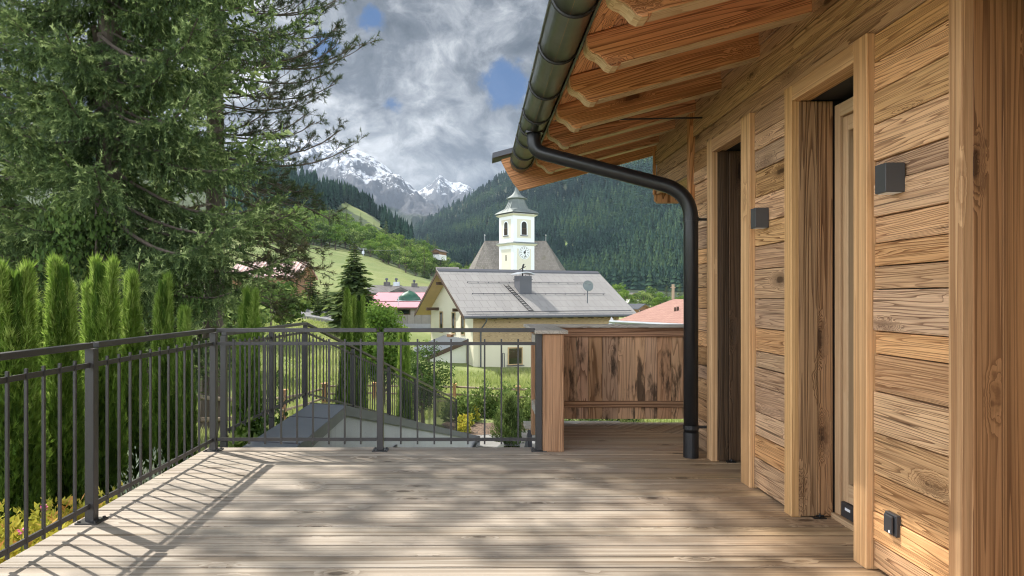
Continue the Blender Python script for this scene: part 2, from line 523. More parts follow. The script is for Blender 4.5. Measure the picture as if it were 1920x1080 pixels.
def mat_tiles(name, c1, c2, sx, sy, mort, moss=None):
    m, g = new_mat(name)
    gv = g.attr("g", "Vector")
    br = g.n("ShaderNodeTexBrick", {"Vector": g.vm("MULTIPLY", gv, (1, 1, 0)), "Color1": (*c1, 1), "Color2": (*c2, 1), "Mortar": (*mort, 1), "Scale": 1.0, "Mortar Size": 0.02,
                                    "Brick Width": sx, "Row Height": sy, "Bias": 0.0}, out=None, offset=0.5)
    c = g.mix(0.35, br.outputs[0], g.mix(g.noise(gv, 2.2, 6.0, 0.7), tuple(x * 0.35 for x in c1), tuple(min(1, x * 1.7) for x in c2)))
    if moss:
        c = g.mix(g.m("MULTIPLY", g.ss(g.noise(gv, 0.6, 6.0, 0.65), 0.55, 0.68), 0.5), c, moss)
    finish(g, c, 0.85, 0.0, g.m("SUBTRACT", 1.0, br.outputs["Fac"]), 0.03)
    return m


M["shingle"] = mat_tiles("grey_wooden_shingles", (0.115, 0.105, 0.092), (0.20, 0.185, 0.165), 0.35, 0.45, (0.07, 0.065, 0.06), (0.10, 0.10, 0.05))
M["terracotta"] = mat_tiles("terracotta_roof_tiles", (0.30, 0.165, 0.13), (0.38, 0.22, 0.175), 0.26, 0.34, (0.20, 0.085, 0.06))
M["greyroof"] = mat_tiles("dark_grey_roof_tiles", (0.105, 0.098, 0.095), (0.15, 0.14, 0.135), 0.4, 0.5, (0.05, 0.05, 0.05))
M["blueroof"] = mat_tiles("blue_black_roof_tiles", (0.055, 0.06, 0.075), (0.08, 0.088, 0.105), 0.4, 0.5, (0.02, 0.02, 0.02))
M["block"] = mat_tiles("grey_stone_blocks", (0.20, 0.185, 0.17), (0.27, 0.25, 0.225), 0.8, 0.4, (0.10, 0.09, 0.085))


def mat_corrugated():
    m, g = new_mat("faded_red_corrugated_sheet")
    gv = g.attr("g", "Vector")
    s = g.m("SINE", g.m("MULTIPLY", g.n("ShaderNodeSeparateXYZ", {0: gv}), 12.0))
    c = g.mix(g.noise(gv, 0.8, 4.0), (0.34, 0.17, 0.15), (0.42, 0.28, 0.26))
    c = g.mix(g.ss(s, 0.3, 0.95), c, (0.50, 0.42, 0.41))
    finish(g, c, 0.6, 0.1, s, 0.03)
    return m


M["corrugated"] = mat_corrugated()


def leaf(name, stops, trans=0.3, rough=0.75, gloss=0.08, vary=0.0):
    m, g = new_mat(name)
    orand = g.n("ShaderNodeObjectInfo", out="Random")
    t = g.m("ADD", g.attr("tint", "Fac"), g.lin(orand, 0.0, 1.0, -vary, vary), clamp=True)
    c = g.ramp(t, stops)
    d = g.n("ShaderNodeBsdfPrincipled", {"Base Color": c, "Roughness": rough, "Specular IOR Level": gloss})
    tc = g.mix(0.35, c, (0.20, 0.26, 0.03), blend="ADD") if trans > 0.3 else c
    tr = g.n("ShaderNodeBsdfTranslucent", {"Color": tc})
    sh = g.n("ShaderNodeMixShader", {0: trans, 1: d, 2: tr})
    g.n("ShaderNodeOutputMaterial", {"Surface": sh}, out=None)
    return m


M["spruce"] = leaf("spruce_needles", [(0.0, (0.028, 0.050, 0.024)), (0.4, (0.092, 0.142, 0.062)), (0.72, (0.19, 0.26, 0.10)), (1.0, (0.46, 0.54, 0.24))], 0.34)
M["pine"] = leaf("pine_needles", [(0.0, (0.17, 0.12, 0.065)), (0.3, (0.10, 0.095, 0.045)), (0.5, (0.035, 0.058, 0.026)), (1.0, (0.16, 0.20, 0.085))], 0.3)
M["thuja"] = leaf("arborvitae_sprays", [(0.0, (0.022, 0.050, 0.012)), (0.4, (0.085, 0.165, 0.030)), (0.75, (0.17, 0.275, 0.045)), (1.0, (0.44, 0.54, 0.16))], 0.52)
M["broad"] = leaf("broad_leaves", [(0.0, (0.022, 0.048, 0.014)), (0.5, (0.088, 0.148, 0.038)), (1.0, (0.30, 0.375, 0.11))], 0.2, vary=0.22)
M["fresh"] = leaf("fresh_green_leaves", [(0.0, (0.060, 0.125, 0.025)), (0.5, (0.14, 0.235, 0.042)), (1.0, (0.33, 0.42, 0.10))], 0.32, vary=0.15)
M["forest"] = leaf("distant_spruce_foliage", [(0.0, (0.012, 0.028, 0.024)), (0.5, (0.036, 0.072, 0.052)), (1.0, (0.085, 0.135, 0.055))], 0.05, rough=1.0, gloss=0.0)
M["conifer"] = leaf("conifer_foliage", [(0.0, (0.030, 0.052, 0.022)), (0.5, (0.085, 0.130, 0.048)), (1.0, (0.24, 0.30, 0.11))], 0.42)
M["yellow"] = leaf("yellow_green_leaves", [(0.0, (0.16, 0.20, 0.03)), (0.5, (0.42, 0.42, 0.06)), (0.8, (0.60, 0.52, 0.09)), (1.0, (0.55, 0.30, 0.09))], 0.3)
M["silver"] = leaf("silver_grey_leaves", [(0.0, (0.13, 0.18, 0.12)), (1.0, (0.36, 0.42, 0.32))], 0.25)
M["grassblade"] = leaf("meadow_grass_blades", [(0.0, (0.16, 0.22, 0.06)), (0.5, (0.36, 0.41, 0.15)), (1.0, (0.60, 0.58, 0.33))], 0.45)
M["pink"] = paint("pink_petals", (0.65, 0.12, 0.30), 0.6)


def mat_bark():
    m, g = new_mat("grey_brown_bark")
    pos = g.n("ShaderNodeNewGeometry", out="Position")
    n = g.noise(g.vm("MULTIPLY", pos, (14, 14, 3)), 1.0, 5.0, 0.65)
    c = g.mix(n, (0.045, 0.034, 0.026), (0.15, 0.12, 0.095))
    finish(g, c, 0.9, 0.0, n, 0.02)
    return m


M["bark"] = mat_bark()


def mat_ground():
    m, g = new_mat("meadow_ground")
    pos = g.n("ShaderNodeNewGeometry", out="Position")
    n = g.noise(pos, 0.09, 5.0, 0.6)
    n2 = g.noise(pos, 1.7, 6.0, 0.7)
    n3 = g.noise(pos, 14.0, 3.0, 0.7)
    c = g.mix(g.ss(n, 0.35, 0.65), (0.18, 0.235, 0.065), (0.29, 0.325, 0.12))
    c = g.mix(g.m("MULTIPLY", g.ss(n2, 0.45, 0.72), 0.55), c, (0.29, 0.30, 0.12))
    c = g.mix(g.m("MULTIPLY", g.ss(n3, 0.5, 0.75), 0.5), c, (0.075, 0.13, 0.03))
    s = g.attr("soil", "Fac")
    soil = g.mix(n3, (0.045, 0.032, 0.022), (0.11, 0.085, 0.06))
    c = g.mix(s, c, soil)
    finish(g, c, 0.95, 0.0, g.m("ADD", n2, n3), 0.05)
    return m


M["ground"] = mat_ground()


def mat_hill():
    m, g = new_mat("alpine_meadow_slope")
    pos = g.n("ShaderNodeNewGeometry", out="Position")
    n = g.noise(pos, 0.018, 5.0, 0.6)
    n2 = g.noise(g.vm("MULTIPLY", pos, (0.10, 0.16, 0.5)), 1.0, 6.0, 0.7)
    n3 = g.noise(pos, 1.1, 4.0, 0.7)
    c = g.mix(g.ss(n, 0.35, 0.65), (0.125, 0.175, 0.043), (0.195, 0.23, 0.068))
    c = g.mix(g.m("MULTIPLY", g.ss(n2, 0.42, 0.68), 0.6), c, (0.24, 0.25, 0.10))
    c = g.mix(g.m("MULTIPLY", g.ss(n3, 0.5, 0.72), 0.35), c, (0.10, 0.155, 0.035))
    c = g.mix(g.attr("soil", "Fac"), c, g.mix(n2, (0.022, 0.040, 0.014), (0.055, 0.085, 0.026)))
    finish(g, c, 0.95, 0.0, g.m("ADD", n2, n3), 0.3)
    return m


M["hill"] = mat_hill()


def mat_forest_floor():
    m, g = new_mat("forest_floor")
    pos = g.n("ShaderNodeNewGeometry", out="Position")
    n = g.noise(pos, 0.05, 6.0, 0.7)
    c = g.mix(n, (0.012, 0.024, 0.012), (0.045, 0.068, 0.026))
    c = g.mix(g.attr("soil", "Fac"), c, (0.16, 0.23, 0.06))
    finish(g, c, 0.95, 0.0, n, 3.0)
    return m


M["forestfloor"] = mat_forest_floor()


def mat_snow():
    m, g = new_mat("snowy_rock")
    geo = g.n("ShaderNodeNewGeometry", out=None)
    pos = geo.outputs["Position"]
    snow = g.attr("tint", "Fac")
    n = g.noise(pos, 0.012, 9.0, 0.68)
    n2 = g.noise(g.vm("MULTIPLY", pos, (1.0, 1.0, 0.45)), 0.030, 8.0, 0.72, 0.6)
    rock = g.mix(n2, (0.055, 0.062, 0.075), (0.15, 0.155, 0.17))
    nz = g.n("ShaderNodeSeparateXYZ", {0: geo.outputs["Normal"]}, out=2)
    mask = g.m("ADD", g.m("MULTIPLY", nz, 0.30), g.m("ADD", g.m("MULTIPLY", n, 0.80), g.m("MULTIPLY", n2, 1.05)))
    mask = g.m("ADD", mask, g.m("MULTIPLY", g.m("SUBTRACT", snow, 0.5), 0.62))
    c = g.mix(g.ss(mask, 1.41, 1.52), rock, (0.64, 0.66, 0.70))  # snow colour greyed, with the clouds' shade put into it
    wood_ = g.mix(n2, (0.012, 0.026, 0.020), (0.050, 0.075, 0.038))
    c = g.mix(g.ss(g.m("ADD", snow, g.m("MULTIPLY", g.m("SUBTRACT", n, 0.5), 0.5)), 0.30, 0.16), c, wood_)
    finish(g, c, 0.9, 0.0, g.m("ADD", n, n2), 22.0)
    return m


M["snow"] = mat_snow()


def mat_chips(name, a, b, c3, scale):
    m, g = new_mat(name)
    pos = g.n("ShaderNodeNewGeometry", out="Position")
    v = g.n("ShaderNodeTexVoronoi", {"Vector": g.vm("MULTIPLY", pos, (1, 1.6, 1)), "Scale": scale}, out=None)
    k = g.n("ShaderNodeSeparateXYZ", {0: v.outputs["Color"]})
    c = g.mix(k, a, b)
    c = g.mix(g.ss(v.outputs["Distance"], 0.45, 0.75), c, c3)
    finish(g, c, 0.9, 0.0, g.m("SUBTRACT", 1.0, v.outputs["Distance"]), 0.02)
    return m


M["mulch"] = mat_chips("bark_mulch", (0.11, 0.065, 0.04), (0.26, 0.18, 0.12), (0.03, 0.02, 0.014), 14.0)
M["gravel"] = mat_chips("grey_gravel", (0.20, 0.20, 0.20), (0.36, 0.36, 0.35), (0.10, 0.10, 0.10), 22.0)
M["slab"] = paint("grey_stone_slab", (0.25, 0.245, 0.23), 0.9, 0.0, 0.2, 3.0, 0.01, 12.0)
# ------------------------------------------------------------------ land
def ctrl(px, py, Y):
    p = P(px, py, Y)
    return (p.x, p.y, p.z)


CT = [(-3.6, 5.5, -.50), (-2.9, 3.0, -.30), (-2.8, 4.8, -.33), (-2.5, 1.0, -.28), (-3.5, 8, -.8), (-5, 3, -.35), (-3.5, 0, -.25), (-3, -8, 0), (-12, -8, .3), (-3.2, 11, -1.25), (-6, 12, -1.2), (-9, 10, -.7), (-12, 14, -.7),
      (-20, 10, -.2), (-2.8, 14, -1.7), (-2.2, 17, -2.4), (-1.2, 20.5, -2.95), (-6.0, 18, -2.2), (-6.7, 25, -3.1), (-7.3, 34, -4.05), (-1.1, 36, -4.1), (2, 34, -4.05), (0, 26, -3.08), (0, 23, -3.0), (3, 26, -3.1), (3, 21, -3.03), (8, 20, -3.1),
      (8, 8, -3), (8, -8, -2.5), (0, 48, -4.3), (8, 50, -4.4), (15, 58, -4.5), (25, 52, -4.6), (30, 30, -4.2), ctrl(640, 608, 62), ctrl(490, 588, 64), ctrl(560, 597, 63), ctrl(350, 575, 66), ctrl(100, 560, 66),
      ctrl(560, 572, 95), ctrl(640, 580, 95), ctrl(700, 592, 95), ctrl(300, 562, 100), ctrl(0, 560, 100), (30, 62, -4.6), (30, 130, -5), (5, 90, -4.8), (10, 140, -5), (-20, 170, -1.5), (-60, 170, 0), (60, 60, -4.6), (120, 120, -5),
      (0, 300, -5), (200, 300, -5), (-250, 300, -5), (100, 700, -6), (600, 700, -6), (-600, 500, -6), (0, 2600, -10), (2000, 2600, -10), (-2000, 2600, -10), (600, -40, -5), (-400, -60, 0)]
CT = np.array(CT, dtype=np.float64)


def _rbf():
    n = len(CT)
    d = np.linalg.norm(CT[:, None, :2] - CT[None, :, :2], axis=2)
    A = np.zeros((n + 3, n + 3))
    A[:n, :n] = d
    A[:n, n] = 1
    A[:n, n + 1:] = CT[:, :2]
    A[n:, :n] = A[:n, n:].T
    b = np.zeros(n + 3)
    b[:n] = CT[:, 2]
    return np.linalg.solve(A, b)


_W = _rbf()


def in_drive(x, y):
    """Driveway cut in front of the garage under the deck: between its side wall and the house, from the deck to the garden."""
    left = -1.90 + 0.153 * np.maximum(0, y - 9.14)
    return (x > left) & (y > -3) & (y < 21.5) & (x < 12)


def ground_z(x, y):
    x = np.atleast_1d(np.asarray(x, dtype=np.float64))
    y = np.atleast_1d(np.asarray(y, dtype=np.float64))
    n = len(CT)
    out = np.zeros(x.shape)
    for i in range(n):
        out += _W[i] * np.hypot(x - CT[i, 0], y - CT[i, 1])
    out += _W[n] + _W[n + 1] * x + _W[n + 2] * y
    dr = in_drive(x, y)
    out = np.where(dr, np.minimum(out, -3.0), out)
    return out


def gz(x, y):
    return float(ground_z(x, y)[0])


def build_ground():
    xs = np.unique(np.concatenate([np.linspace(-2500, -300, 12), np.linspace(-300, -60, 20), np.linspace(-60, -14, 24), np.arange(-14, 10, 0.32), np.linspace(10, 60, 26), np.linspace(60, 300, 20), np.linspace(300, 2500, 12)]))
    ys = np.unique(np.concatenate([np.linspace(-200, -10, 10), np.arange(-10, 42, 0.42), np.linspace(42, 160, 60), np.linspace(160, 700, 24), np.linspace(700, 3500, 14)]))
    X, Y = np.meshgrid(xs, ys)
    Z = ground_z(X.ravel(), Y.ravel())
    near = (np.abs(X.ravel()) < 60) & (Y.ravel() < 160) & (Y.ravel() > -20)
    rr = np.array([mnoise.fractal(Vector((x * .35, y * .35, 0)), 1.0, 2.0, 4) if k else 0 for x, y, k in zip(X.ravel(), Y.ravel(), near)])
    Z = Z + rr * 0.06
    V = np.stack([X.ravel(), Y.ravel(), Z], 1)
    nx, ny = len(xs), len(ys)
    i, j = np.meshgrid(np.arange(nx - 1), np.arange(ny - 1))
    a = (j * nx + i).ravel()
    Fc = np.stack([a, a + 1, a + nx + 1, a + nx], 1)
    me = np_mesh("ground", V, Fc, None, True)
    xx, yy = X.ravel(), Y.ravel()
    soil = np.zeros(len(V))
    soil[(xx > -4.3) & (xx < -2.2) & (yy > -4) & (yy < 11)] = 1.0
    soil[((xx + 6) ** 2 + (yy - 12) ** 2) < 22] = 0.85
    at = me.attributes.new("soil", "FLOAT", "POINT")
    at.data.foreach_set("value", soil.astype(np.float32))
    o = link("ground", me, M["ground"])
    tag(o, "grassy ground of the valley floor round the terrace", "ground", kind="structure")


build_ground()


class Slope:
    """A hillside given by columns: foot and ridge seen at pixel rows, each at its own distance; between them the ground rises."""

    def __init__(self, px, by, Yb, ry, Yr):
        self.a = [np.array(k, dtype=np.float64) for k in (px, by, Yb, ry, Yr)]

    def cols(self, px):
        return [np.interp(px, self.a[0], k) for k in self.a[1:]]

    def at(self, px, v):
        by, Yb, ry, Yr = self.cols(px)
        Y = Yb * (Yr / Yb) ** v
        y = by + (ry - by) * v
        return (px - CX) * Y / F, Y, EZ + (CY - y) * Y / F

    def at_row(self, px, py):
        by, Yb, ry, Yr = self.cols(px)
        return self.at(px, (py - by) / (ry - by))

    def mesh(self, name, pxs, nv, rough, mat, attr=None, behind=0.4, under=0.12):
        vs = np.concatenate([np.linspace(-under, 1, nv)])
        PX, VV = np.meshgrid(pxs, vs)
        X, Y, Z = self.at(PX.ravel(), np.maximum(VV.ravel(), 0))
        k = VV.ravel() < 0
        Y = np.where(k, Y * (1 + VV.ravel()), Y)
        X = np.where(k, (PX.ravel() - CX) * Y / F, X)
        Z = np.where(k, Z + VV.ravel() * 120, Z)
        amp = rough[0] * np.clip(VV.ravel() * 2.5, 0, 1) * np.clip((1.0 - VV.ravel()) * 6 + 0.15, 0, 1)
        dz = np.array([mnoise.fractal(Vector((x / rough[1], y / rough[1], 0.3)), 1.0, 2.0, 5) for x, y in zip(X, Y)])
        Z = Z + dz * amp
        V = np.stack([X, Y, Z], 1)
        n = len(pxs)
        # far side falls away behind the ridge
        top = V[-n:]
        back = top.copy()
        back[:, :2] *= 1 + behind
        back[:, 2] = back[:, 2] * 0.25 - 30
        V = np.concatenate([V, back])
        i, j = np.meshgrid(np.arange(n - 1), np.arange(len(vs)))
        a = (j * n + i).ravel()
        Fc = np.stack([a, a + 1, a + n + 1, a + n], 1)
        me = np_mesh(name, V, Fc, None, True)
        if attr is not None:
            val = np.concatenate([attr(PX.ravel(), VV.ravel(), X, Y, Z), np.zeros(n)])
            at = me.attributes.new(attr.__name__, "FLOAT", "POINT")
            at.data.foreach_set("value", val.astype(np.float32))
        return link(name, me, mat)


LEFT = Slope([-2500, -900, 0, 400, 560, 640, 700, 760, 810, 850, 890, 940], [556, 556, 554, 551, 549, 546, 545, 545, 545, 546, 548, 552], [115, 115, 118, 122, 130, 140, 148, 156, 170, 190, 215, 240],
             [-200, 60, 190, 290, 335, 372, 404, 447, 488, 505, 522, 545], [900, 900, 900, 890, 880, 840, 800, 760, 640, 520, 400, 300])
RIGHT = Slope([600, 740, 775, 830, 880, 940, 1040, 1150, 1300, 1500, 1800, 2600], [470, 488, 496, 506, 514, 522, 533, 541, 547, 550, 552, 556], [1300, 1200, 1120, 1000, 950, 880, 820, 780, 740, 700, 700, 700],
              [470, 447, 428, 396, 369, 330, 262, 196, 120, 40, -60, -200], [2700, 2600, 2520, 2450, 2380, 2280, 2160, 2060, 1950, 1900, 1900, 1900])


def strip_row(px):
    return np.interp(px, [560, 600, 645, 680, 735, 770], [330, 350, 376, 396, 434, 462])


def soil(px, v, X, Y, Z):
    """1 where woodland covers the left slope."""
    by, Yb, ry, Yr = LEFT.cols(px)
    y = by + (ry - by) * v
    edge = np.interp(px, [0, 500, 560, 640, 690, 740, 800, 830], [430, 452, 462, 466, 482, 502, 530, 540])
    wood_ = np.clip((edge - y) / 5, 0, 1)
    st = np.abs(y - (strip_row(px) + 6))
    wood_ = np.where((st < 7) & (px > 600) & (px < 750), 0.0, wood_)
    return wood_


hill = LEFT.mesh("meadow_hill", np.unique(np.concatenate([np.linspace(-2500, 400, 40), np.linspace(400, 940, 150)])), 110, (4.0, 90.0), M["hill"], soil)
tag(hill, "steep green meadow hillside rising beyond the village", "hill", kind="structure")


def glade(px, v):
    by, Yb, ry, Yr = RIGHT.cols(px)
    y = by + (ry - by) * v
    return (((px - 1062) / 26) ** 2 + ((y - 458) / 5.5) ** 2 < 1)


def relief(px, v):
    """Gullies of the forested mountain (m)."""
    return 0


class RightSlope(Slope):
    def at(self, px, v):
        X, Y, Z = super().at(px, v)
        px = np.asarray(px, dtype=np.float64)
        v = np.asarray(v, dtype=np.float64)
        w = np.sin(px / 34.0 + v * 5.0) * 0.5 + np.sin(px / 15.0 - v * 3.0 + 1.3) * 0.25 + np.sin(px / 71.0 + v * 2.0) * 0.6
        s = np.clip(v * 3, 0, 1) * np.clip((1 - v) * 3, 0, 1)
        k = 1 + 0.028 * w * s
        return X * k, Y * k, EZ + (Z - EZ) * k


RIGHT = RightSlope(*RIGHT.a)


def soil(px, v, X, Y, Z):
    return glade(px, v).astype(float)


rm = RIGHT.mesh("forest_mountain", np.unique(np.concatenate([np.linspace(600, 760, 14), np.linspace(760, 1320, 150), np.linspace(1320, 2600, 26)])), 90, (10.0, 160.0), M["forestfloor"], soil)
tag(rm, "high wooded mountain flank on the far side of the valley", "mountain", kind="structure")


def snow_mountain(name, label, px, ry, Yr, by, Yb, jag, snowrow, seed, nu=230, nv=120):
    sl = Slope(px, by, Yb, ry, Yr)
    pxs = np.linspace(px[0], px[-1], nu)
    vs = np.linspace(0, 1.0, nv)
    PX, VV = np.meshgrid(pxs, vs)
    PX, VV = PX.ravel(), VV.ravel()
    X, Y, Z = sl.at(PX, VV)
    Yr_ = sl.cols(PX)[3]
    nse = np.array([mnoise.ridged_multi_fractal(Vector((x / jag[1], y / jag[1], seed)), 0.9, 2.1, 7, 1.0, 2.0) for x, y in zip(X, Y)])
    det = np.array([mnoise.fractal(Vector((x / jag[1] * 4, y / jag[1] * 4, seed + 3)), 0.8, 2.1, 5) for x, y in zip(X, Y)])
    fade = np.clip(VV * 4, 0, 1) * (0.25 + 0.75 * np.clip((1 - VV) * 5, 0, 1))
    Z = Z + ((nse - 1.1) * jag[0] + det * jag[0] * 0.35) * fade
    rowy = CY - (Z - EZ) * F / Y
    sn = np.clip((np.interp(PX, snowrow[0], snowrow[1]) - rowy) / 60.0 + 0.32, 0, 1)
    V = np.stack([X, Y, Z], 1)
    n = nu
    back = V[-n:].copy()
    back[:, :2] *= 1.25
    back[:, 2] *= 0.3
    V = np.concatenate([V, back])
    i, j = np.meshgrid(np.arange(n - 1), np.arange(nv))
    a = (j * n + i).ravel()
    Fc = np.stack([a, a + 1, a + n + 1, a + n], 1)
    me = np_mesh(name, V, Fc, np.concatenate([sn, sn[-n:]]), True)
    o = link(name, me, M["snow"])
    tag(o, label, "mountain", kind="structure")


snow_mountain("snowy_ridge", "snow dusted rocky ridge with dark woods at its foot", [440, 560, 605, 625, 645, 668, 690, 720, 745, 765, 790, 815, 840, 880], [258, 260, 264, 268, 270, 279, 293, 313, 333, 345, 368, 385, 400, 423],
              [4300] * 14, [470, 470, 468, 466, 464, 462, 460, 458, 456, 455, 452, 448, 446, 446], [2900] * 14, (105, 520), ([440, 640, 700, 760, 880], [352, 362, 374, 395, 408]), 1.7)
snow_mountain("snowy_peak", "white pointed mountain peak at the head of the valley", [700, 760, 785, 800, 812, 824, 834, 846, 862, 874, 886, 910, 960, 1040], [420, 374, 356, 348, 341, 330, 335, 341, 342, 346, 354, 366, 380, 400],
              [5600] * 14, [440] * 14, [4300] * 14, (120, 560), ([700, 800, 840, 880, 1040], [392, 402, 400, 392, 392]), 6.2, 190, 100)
# ------------------------------------------------------------------ terrace deck
def build_deck():
    mb = MB()
    pitch, gap = 0.148, 0.0145
    y = -3.5
    k = 0
    edge = 5.985
    n = int(round((edge + 3.5) / pitch))
    pitch = (edge + 3.5) / n
    for i in range(n):
        y0, y1 = y + i * pitch, y + (i + 1) * pitch - gap
        dz = RND.uniform(-0.0012, 0.0012)
        x1 = 1.862
        for a, b in ((4.85, 5.45), (3.40, 4.07), (1.2, 2.64)):
            if y1 > a and y0 < b:
                x1 = 2.04
        mb.box(-2.24, x1, y0, y1, -0.028 + dz, 0.0 + dz, "x")
    o = mb.build("wooden_deck", M["deck"], bevel=0.003)
    tag(o, "weathered plank deck of the terrace", "deck", kind="structure")
    # bay beside the house: boards straight, then mitred
    mb = MB()
    b0, b1, x0, x1 = 5.99, 7.16, 0.62, 3.0
    rows = int((b1 - b0) / 0.148) + 1
    for i in range(rows):
        y0 = b0 + i * 0.148
        y1 = min(y0 + 0.142, b1)
        xr = 2.75 - (y0 - b0) * 1.62
        xr2 = 2.75 - (y1 - b0) * 1.62
        if xr2 <= x0 + 0.05:
            continue
        mb.prism([(x0, y0, -0.028), (xr, y0, -0.028), (xr2, y1, -0.028), (x0, y1, -0.028)], (0, 0, 0.028), (1, 0, 0))
    d = Vector((0.62, 0.785, 0)).normalized()
    for i in range(20):
        # boards laid askew beyond the mitre
        xa = 2.75 - 0.012
        s0 = i * 0.148
        ya = b0 + s0 / 1.62
        yb = b0 + (s0 + 0.142) / 1.62
        if yb > b1:
            break
        p0 = Vector((2.76 - s0, ya, -0.028))
        p1 = Vector((2.76 - s0 - 0.142, yb, -0.028))
        L0 = (b1 - ya) / d.y
        L1 = (b1 - yb) / d.y
        mb.prism([p0, p0 + d * L0, p1 + d * L1, p1], (0, 0, 0.028), tuple(d))
    o = mb.build("balcony_deck", M["deck"])
    tag(o, "shaded plank floor of the balcony bay behind the timber screen", "deck", kind="structure")
    mb = MB()
    mb.box(-2.232, 1.86, 5.90, 5.975, -0.25, -0.032, "x")
    mb.box(-2.232, -2.16, -3.45, 5.895, -0.25, -0.032, "y")
    mb.box(0.63, 2.9, 7.06, 7.13, -0.25, -0.032, "x")
    o = mb.build("deck_substructure", M["screen_trim"])
    tag(o, "timber edge beams carrying the deck", "deck", kind="structure")
    mb = MB()
    for i in range(9):
        mb.box(-2.15 + i * 0.48, -2.08 + i * 0.48, -3.4, 5.88, -0.20, -0.03, "y")
    mb.box(-2.15, 1.8, -3.4, 5.88, -0.40, -0.21, "x")
    o = mb.build("deck_joists", M["shade_black"])  # near-black colour paints the shade seen through the board gaps
    tag(o, "joists and slab under the deck boards, painted near-black as gap shade", "deck", kind="structure")


build_deck()
mb = MB()
mb.box(-1.70, 8.0, -3.4, 5.6, -3.05, -0.42, "x")
o = mb.build("garage_block", M["concrete"])
tag(o, "concrete garage under the wooden terrace deck", "garage", kind="structure")

# ------------------------------------------------------------------ chalet
chalet = thing("timber_chalet", "weathered timber chalet wall and wide eaves on the right side of the terrace", "house", (1.83, 3.0, 0))
WX, TX = 1.83, 1.79
RB = lambda x: 2.52 + 0.267 * (x - 0.742)          # underside of the rafters
RH = 0.205


